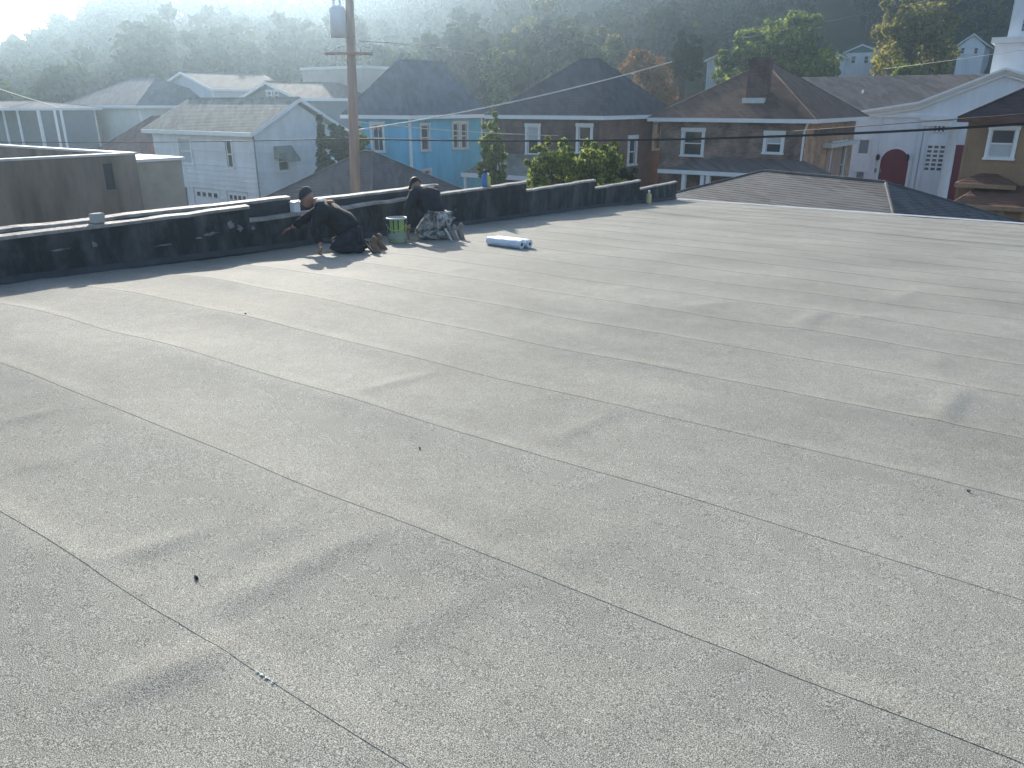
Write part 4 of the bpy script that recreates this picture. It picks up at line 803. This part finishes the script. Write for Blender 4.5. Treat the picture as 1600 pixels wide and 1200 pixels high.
class Fig:
    def __init__(s, base, name, label):
        base.z -= float(dip(base.x, base.y)); s.b = base; s.root = thing(name, label, 'person', base)
    def p(s, r, d, z): v = Vector((0, 0, 0)) + s.b + Rv * r + Fv * d; v.z += z - .025 + (-ROOF_M) * (Rv * r + Fv * d).y; return v
    def hand(s, wrist, dirv, up, side, m='skin'):
        """palm with four bent fingers and a thumb, grown from the wrist"""
        dirv, up = dirv.normalized(), up.normalized(); lat = dirv.cross(up).normalized() * side; J = [(wrist, .026), (wrist + dirv * .05, (.036, .02)), (wrist + dirv * .085, (.036, .018))]; E_ = [(0, 1), (1, 2)]
        for k, L_ in ((-.03, .062), (-.01, .078), (.01, .074), (.03, .055)):
            a = wrist + dirv * .09 + lat * k; i0 = len(J); J += [(a, .009), (a + dirv * L_ * .5 - up * .012, .0085), (a + dirv * L_ * .85 - up * .04, .007)]; E_ += [(2, i0), (i0, i0 + 1), (i0 + 1, i0 + 2)]
        a = wrist + dirv * .035 - lat * .036; i0 = len(J); J += [(a, .011), (a + dirv * .03 - lat * .028, .010), (a + dirv * .06 - lat * .03 - up * .012, .008)]; E_ += [(1, i0), (i0, i0 + 1), (i0 + 1, i0 + 2)]
        return skin('hand', J, E_, m, s.root, 0, 1)
    def head(s, c, face, up, m='skin'):
        """skull, jaw, nose and ears as one surface"""
        f, u = face.normalized(), up.normalized(); l = f.cross(u).normalized(); n1, n2 = 20, 14; V = []; Fc = []
        for i in range(n2 + 1):
            th = math.pi * i / n2
            for k in range(n1):
                ph = 2 * math.pi * k / n1; x, y, z = math.sin(th) * math.cos(ph), math.sin(th) * math.sin(ph), math.cos(th)
                rx, ry, rz = .098, .076, .118
                if z < -.1: rx *= 1 - .12 * (-z); ry *= 1 - .35 * (-z)
                px, py, pz = x * rx + (.012 if z < -.3 and x > 0 else 0), y * ry, z * rz
                if abs(y) < .22 and x > .75 and -.35 < z < .05: px += .022 * (1 - abs(y) / .22) * (1 if z < -.1 else .5)      # nose
                if .2 < abs(y) < .55 and x > .6 and .0 < z < .22: px -= .008                                                # eye sockets
                if abs(y) > .9 and -.25 < z < .2 and abs(x) < .35: py += math.copysign(.014, y)                              # ears
                if abs(y) < .4 and x > .7 and -.62 < z < -.5: px += .005
                V.append(c + f * px + l * py + u * pz)
        for i in range(n2):
            for k in range(n1): Fc.append((i * n1 + k, i * n1 + (k + 1) % n1, (i + 1) * n1 + (k + 1) % n1, (i + 1) * n1 + k))
        b = MB(); b.add(V, Fc); return b.build('head', m, s.root, True)
    def cap(s, c, face, up, m, brim=.09):
        f, u = face.normalized(), up.normalized(); l = f.cross(u).normalized(); b = MB(); n1, n2 = 20, 7; V = []; Fc = []
        for i in range(n2 + 1):
            th = math.pi * .5 * i / n2
            for k in range(n1): ph = 2 * math.pi * k / n1; V.append(c + u * (.118 * math.cos(th) + .03) + (f * math.cos(ph) * .108 + l * math.sin(ph) * .092) * max(.02, math.sin(th)))
        for i in range(n2):
            for k in range(n1): Fc.append((i * n1 + k, i * n1 + (k + 1) % n1, (i + 1) * n1 + (k + 1) % n1, (i + 1) * n1 + k))
        b.add(V, Fc); o = b.build('cap', m, s.root, True)
        q = MB(); ps = [c + u * .035 + f * (.095 + brim * math.cos(t)) + l * .08 * math.sin(t) for t in np.linspace(-1.5, 1.5, 9)]; ps0 = [c + u * .04 + f * .06 + l * .085 * math.sin(t) for t in np.linspace(-1.5, 1.5, 9)]
        q.add(ps + ps0 + [x - u * .008 for x in ps + ps0], [(i, i + 1, i + 10, i + 9) for i in range(8)] + [(i + 18, i + 27, i + 28, i + 19) for i in range(8)] + [(i, i + 18, i + 19, i + 1) for i in range(8)]); q.build('brim', m, o)
    def boot(s, heel, toe, up, m, solem):
        d = (toe - heel).normalized(); up = (up - d * up.dot(d)).normalized(); J = [(heel + up * .13, .058), (heel + up * .03 + d * .0, .05), (heel + d * .10 + up * .015, (.048, .045)), (heel + d * .2, (.05, .036)), (heel + d * .255, (.035, .026))]
        o = skin('boot', J, chain(5), m, s.root, 1, 2)
        l = d.cross(up); b = MB(); pts = []
        for t, w_ in ((-.055, .03), (-.03, .045), (.08, .04), (.18, .052), (.25, .042), (.285, .015)): pts.append((heel + d * t - up * .03, w_))
        V = [p + l * w_ for p, w_ in pts] + [p - l * w_ for p, w_ in pts[::-1]]; n = len(V); V2 = [v - up * .022 for v in V]; b.add(V + V2, [tuple(range(n)), tuple(range(2 * n - 1, n - 1, -1))] + [(i, i + n, (i + 1) % n + n, (i + 1) % n) for i in range(n)]); b.build('sole', solem, o)
slim = lambda js: [(p, tuple(q * .72 for q in r) if isinstance(r, tuple) else r * (.72 if i in (5, 6, 8, 9, 11, 12, 13, 14, 15, 16) else 1)) for i, (p, r) in enumerate(js)]
# worker kneeling, reaching left to the wall foot
f1 = Fig(onroof(533, 388), 'person', 'worker in dark hoodie and cap kneeling and reaching left to the parapet foot'); P = f1.p
pel, chest, neck = P(.19, .02, .27), P(-.12, .08, .56), P(-.28, .10, .68)
sl_, sr_ = P(-.20, .27, .60), P(-.17, -.13, .60)
eL, hL = P(-.50, .30, .46), P(-.74, .30, .30); eR, hR = P(-.30, -.20, .36), P(-.22, -.20, .12)
hipL, hipR = P(.17, .15, .24), P(.18, -.11, .24); kL, kR = P(-.18, .20, .12), P(-.10, -.18, .10); aL, aR = P(.38, .18, .12), P(.36, -.10, .11)
torso = [(pel, (.17, .16)), (lerp(pel, chest, .5), (.175, .16)), (chest, (.18, .155)), (neck, .075), (P(-.36, .10, .70), .06), (sl_, .085), (eL, .05), (hL, .035), (sr_, .085), (eR, .052), (hR, .036), (hipL, .105), (kL, .07), (aL, .048), (hipR, .105), (kR, .07), (aR, .048)]
te = [(0, 1), (1, 2), (2, 3), (3, 4), (2, 5), (5, 6), (6, 7), (2, 8), (8, 9), (9, 10), (0, 11), (11, 12), (12, 13), (0, 14), (14, 15), (15, 16)]
skin('body', slim(torso), te, 'skin', f1.root)
ck = lambda js, k=1.12, a=.012: [(p, tuple(q * k + a for q in r) if isinstance(r, tuple) else r * k + a) for p, r in js]
skin('hoodie', ck([(lerp(pel, chest, .05), (.20, .19)), torso[1], torso[2], (neck, .07), torso[5], torso[6], (lerp(eL, hL, .85), .036), torso[8], torso[9], (lerp(eR, hR, .85), .036)], 1.08, .014), [(0, 1), (1, 2), (2, 3), (2, 4), (4, 5), (5, 6), (2, 7), (7, 8), (8, 9)], 'hoodie_dark', f1.root)
skin('trousers', ck([(pel - Vector((0, 0, .02)), (.11, .11)), torso[11], torso[12], torso[13], torso[14], torso[15], torso[16]], 1.08, .014), [(0, 1), (1, 2), (2, 3), (0, 4), (4, 5), (5, 6)], 'jeans_dark', f1.root)
hc = P(-.43, .09, .735); fc = (-Rv * .8 - Fv * .25 + Vector((0, 0, -.55))); upv = (-Rv * .35 + Vector((0, 0, .9)))
f1.head(hc, fc, upv); f1.cap(hc, fc, upv, 'cap')
f1.hand(hL, -Rv * .9 + Fv * .1 + Vector((0, 0, -.35)), Vector((0, 0, 1)), 1); f1.hand(hR, Vector((0, 0, -1)) - Rv * .5, -Rv * .5 + Vector((0, 0, .4)), -1)
f1.boot(P(.44, .20, .16), P(.60, .18, .02), Rv + Vector((0, 0, .5)), 'boot', 'sole_dark'); f1.boot(P(.42, -.13, .17), P(.56, -.17, .02), Rv + Vector((0, 0, .6)), 'boot', 'sole_dark')
for (r, d, z, m) in ((-.22, -.06, .735, 'patch_white'), (-.10, .02, .715, 'patch_red')):
    b = MB(); c = P(r, d, z); b.lathe(c - Vector((0, 0, .03)), [(.0, .0), (.055, .0), (.06, .02), (.03, .035), (0, .036)], 9); b.build('shoulder_patch', m, f1.root, True)
# worker bent over the wall, seen from behind
f2 = Fig(onroof(684, 371), 'person', 'worker in dark shirt and grey camouflage trousers kneeling, bent over the parapet'); P = f2.p
pel, chest, neck = P(.02, .05, .36), P(-.20, .24, .67), P(-.29, .33, .74)
sl_, sr_ = P(-.36, .16, .70), P(-.06, .36, .72); eL, hL = P(-.47, .02, .45), P(-.44, -.04, .17); eR, hR = P(.03, .22, .60), P(-.14, .42, .50)
hipL, hipR = P(-.08, -.04, .33), P(.10, .10, .33); kL, kR = P(-.33, -.02, .10), P(-.18, .26, .10); aL, aR = P(.16, -.10, .12), P(.27, .06, .12)
torso = [(pel, (.175, .16)), (lerp(pel, chest, .5), (.15, .125)), (chest, (.17, .13)), (neck, .06), (P(-.33, .37, .77), .05), (sl_, .085), (eL, .05), (hL, .034), (sr_, .085), (eR, .05), (hR, .034), (hipL, .11), (kL, .075), (aL, .05), (hipR, .11), (kR, .075), (aR, .05)]
skin('body', slim(torso), te, 'skin', f2.root)
skin('shirt', ck([(lerp(pel, chest, .06), (.175, .16)), (lerp(pel, chest, .5), (.165, .14)), torso[2], (neck, .066), torso[5], torso[6], (lerp(eL, hL, .8), .036), torso[8], (lerp(sr_, eR, .75), .055)], 1.08, .014), [(0, 1), (1, 2), (2, 3), (2, 4), (4, 5), (5, 6), (2, 7), (7, 8)], 'shirt_dark', f2.root)
skin('trousers', ck([(pel, (.13, .13)), torso[11], torso[12], torso[13], torso[14], torso[15], torso[16]], 1.08, .014), [(0, 1), (1, 2), (2, 3), (0, 4), (4, 5), (5, 6)], 'camo', f2.root)
hc = P(-.36, .40, .80); fc = (-Rv * .6 + Fv * .45 + Vector((0, 0, -.6))); upv = (-Rv * .35 + Fv * .3 + Vector((0, 0, .9)))
f2.head(hc, fc, upv); f2.cap(hc, fc, upv, 'hair', .02)
f2.hand(hL, Vector((0, 0, -1)) - Rv * .2, -Rv + Vector((0, 0, .2)), 1); f2.hand(hR, -Rv * .6 + Fv * .6 - Vector((0, 0, .4)), Vector((0, 0, 1)), -1)
f2.boot(P(.19, -.10, .19), P(.30, -.14, .02), Rv + Vector((0, 0, .6)), 'boot_grey', 'sole'); f2.boot(P(.29, .05, .20), P(.40, .0, .02), Rv + Vector((0, 0, .6)), 'boot_grey', 'sole')
# bucket of roofing tar
bp = onroof(621, 373); bp.z = roofz(bp.y) + .006 - float(dip(bp.x, bp.y)); bk = thing('bucket', 'white pail with green label and dark tar drips between the two workers', 'bucket', bp)
b = MB(); b.lathe(bp, [(0, 0), (.128, 0), (.135, .01), (.150, .34), (.158, .345), (.158, .365), (.150, .37), (.143, .36), (.125, .06), (0, .05)], 32); b.build('body', 'bucket_white', bk, True)
b = MB(); b.lathe(bp, [(.1455, .15), (.1545, .333)], 32); b.build('label_band', 'bucket_green', bk, True)
b = MB(); b.lathe(bp, [(.1375, .03), (.1395, .06)], 32); b.build('label_band', 'bucket_green', bk, True)
rr = random.Random(4)
for k in range(9):
    a = rr.uniform(-3.0, .2) + YAW; zb = rr.uniform(.12, .3); r0 = .137 + .018 * zb / .345 + .004; b = MB(); d_ = Vector((math.cos(a), math.sin(a), 0))
    b.tube([bp + d_ * .158 + Vector((0, 0, .345)), bp + d_ * (r0 + .006) + Vector((0, 0, (zb + .345) / 2)), bp + d_ * r0 + Vector((0, 0, zb))], [.011, .008, .006], 6); b.build('tar_drip', 'tar_plain', bk)
b = MB(); b.tube([bp + Rv * (.16 * math.cos(t)) - Fv * (.16 * math.sin(t)) + Vector((0, 0, .33 - .14 * math.sin(t))) for t in np.linspace(0, math.pi, 14)], .005, 6); b.build('handle', 'metal_edge', bk)
b = MB(); b.lathe(bp + Vector((0, 0, .30)), [(0, 0), (.14, 0)], 24); b.build('tar_fill', 'tar_plain', bk)
# two wrapped rolls
for (pa, pb_, lab) in (((764, 382), (815, 389), 'plastic wrapped roofing roll lying nearest the camera beside its twin'), ((772, 376.5), (822, 383), 'plastic wrapped roofing roll lying behind its twin, nearer the wall')):
    a, b_ = onroof(764, 382), onroof(815, 389)
    if 'behind' in lab: sh = (b_ - a).normalized().cross(Vector((0, 0, -1))) * .155; sh = sh if sh.dot(Fv) > 0 else -sh; a, b_ = a + sh + (b_ - a) * .06, b_ + sh + (b_ - a) * .04
    r = .07; ax = (b_ - a); a.z, b_.z = roofz(a.y) + .9 * r - float(dip(a.x, a.y)), roofz(b_.y) + .9 * r - float(dip(b_.x, b_.y)); t = thing('roofing_roll', lab, 'roll', (a + b_) / 2 - Vector((0, 0, r)), 'wrapped rolls on the roof'); q = MB(); n = 16; rr = random.Random(len(lab)); V = []; Fc = []
    ax = (b_ - a).normalized(); sd_ = ax.cross(Vector((0, 0, 1))).normalized(); upx = sd_.cross(ax)
    for i in range(9):
        p = lerp(a, b_, i / 8)
        for k in range(n): g_ = 2 * math.pi * k / n; j = r * (1 + rr.uniform(-.05, .05)) * (.9 if i in (0, 8) else 1); V.append(p + sd_ * math.cos(g_) * j * 1.12 + upx * math.sin(g_) * j * .95)
    for i in range(8):
        for k in range(n): Fc.append((i * n + k, i * n + (k + 1) % n, (i + 1) * n + (k + 1) % n, (i + 1) * n + k))
    q.add(V, Fc); q.build('wrapper', 'plastic_wrap', t, True)
    for p, s_ in ((a, -1), (b_, 1)):
        e_ = MB(); e_.tube([p + ax * s_ * -.02, p + ax * s_ * .004], [r * .9, r * .88], 16); eo = e_.build('roll_end', 'plastic_wrap', t); e_ = MB(); e_.tube([p + ax * s_ * .004, p + ax * s_ * .007], [r * .36, r * .36], 12); e_.build('core_hole', 'roll_core', eo)
# bottles and oddments on the coping
def bottle(name, label, c, r, h, m, capm, cat='bottle', nozzle=False):
    t = thing(name, label, cat, c); b = MB(); b.lathe(c, [(0, 0), (r, 0), (r * 1.03, h * .05), (r, h * .6), (r * .85, h * .68), (r * .35, h * .8), (r * .33, h * .84)], 18); b.build('body', m, t, True)
    b = MB(); b.lathe(c + Vector((0, 0, h * .84)), [(0, 0), (r * .42, 0), (r * .40, h * .12), (0, h * .16)], 12); b.build('cap', capm, t)
    if nozzle: q = c + Vector((0, 0, h * .9)); b = MB(); b.tube([q - Rv * .01, q + Rv * .09 + Vector((0, 0, .012))], [.016, .009], 8); b.build('nozzle', capm, t)
    return t
def on_coping(px, py, z): p = onx(px, py, XW - .075); p.z = z + .008; return p
bottle('spray_bottle', 'blue spray bottle standing on the parapet coping', on_coping(757, 292, 5.375), .055, .30, 'bottle_blue', 'black_plastic', nozzle=True)
bottle('yellow_bottle', 'yellow bottle standing beside the blue spray bottle on the coping', on_coping(763, 291, 5.375), .045, .24, 'bottle_yellow', 'white_trim')
p = onroof(1037, 320); p.x = XW + .2; p.z = roofz(p.y) + .01 - float(dip(p.x, p.y)); bottle('tan_bottle', 'tan bottle standing at the far end of the parapet foot', p, .07, .34, 'bottle_tan', 'white_trim')
c = on_coping(153, 347, 5.556); b = MB(); b.box(c.x - .05, c.x + .05, c.y - .07, c.y + .07, c.z, c.z + .11); tag(b.build('block', 'concrete', bevel=.012), 'pale concrete block sitting on the left parapet coping', 'block')
c = onx(462, 333, XW - .075); c.z = 5.383; b = MB(); b.box(c.x - .05, c.x + .05, c.y - .055, c.y + .055, c.z, c.z + .13); b.box(c.x - .058, c.x + .058, c.y - .063, c.y + .063, c.z + .13, c.z + .15); tag(b.build('box', 'white_trim', bevel=.006), 'small white box on the coping before the kneeling worker', 'box')
# scraps on the roof
def scrap(label, px, py, s, m, h=.008):
    c = onroof(px, py); c.z = roofz(c.y) + float(roof_relief(np.array([c.x]), np.array([c.y]))[0]) + .003; rr = random.Random(px); b = MB(); pts = [(c.x + s * rr.uniform(.5, 1) * math.cos(a), c.y + s * .6 * rr.uniform(.4, 1) * math.sin(a), c.z + rr.uniform(-.003, .003)) for a in np.linspace(0, 5.6, 8)]
    b.add(pts + [(x, y, z + h) for x, y, z in pts], [tuple(range(8, 16)), tuple(range(7, -1, -1))] + [(i, (i + 1) % 8, (i + 1) % 8 + 8, i + 8) for i in range(8)]); tag(b.build('scrap', m), label, 'scrap')
scrap('black scrap lying on the near left of the roof', 307, 902, .012, 'black_plastic'); scrap('small black scrap by a seam near the parapet shadow', 384, 494, .014, 'black_plastic'); scrap('dark scrap lying near the right edge of the roof', 1512, 773, .012, 'boot'); scrap('dark scrap in the middle of the roof', 656, 700, .008, 'boot')
for i, (px, py) in enumerate(((402, 1053), (409, 1058), (417, 1063), (426, 1070))): scrap(['white fleck at the upper left end of the dashed row on the nearest seam', 'second white fleck down the dashed row on the nearest seam', 'third white fleck down the dashed row on the nearest seam', 'white fleck at the lower right end of the dashed row on the nearest seam'][i], px, py, .008, 'white_trim', .002)
for o in COL.objects:
    if o.name.startswith('scrap') and 'fleck' in o.get('label', ''): o['group'] = 'white flecks along the seam'

# ------------------------------------------------------------------ haze
hz = MB(); hz.box(-560, 560, -560, 560, -1, 54); m = bpy.data.materials.new('haze'); N, L = nodes_of(m)
for q in list(N):
    if q.type != 'OUTPUT_MATERIAL': N.remove(q)
pv = N.new('ShaderNodeVolumePrincipled'); pv.inputs['Color'].default_value = (.62, .82, 1, 1); pv.inputs['Density'].default_value = HAZE_DENSITY; pv.inputs['Anisotropy'].default_value = HAZE_G
L.new(pv.outputs[0], N['Material Output'].inputs['Volume']); MATS['haze'] = m; ho = hz.build('haze', 'haze', stuff=True)
ho['label'] = 'thin pale haze filling the valley air'
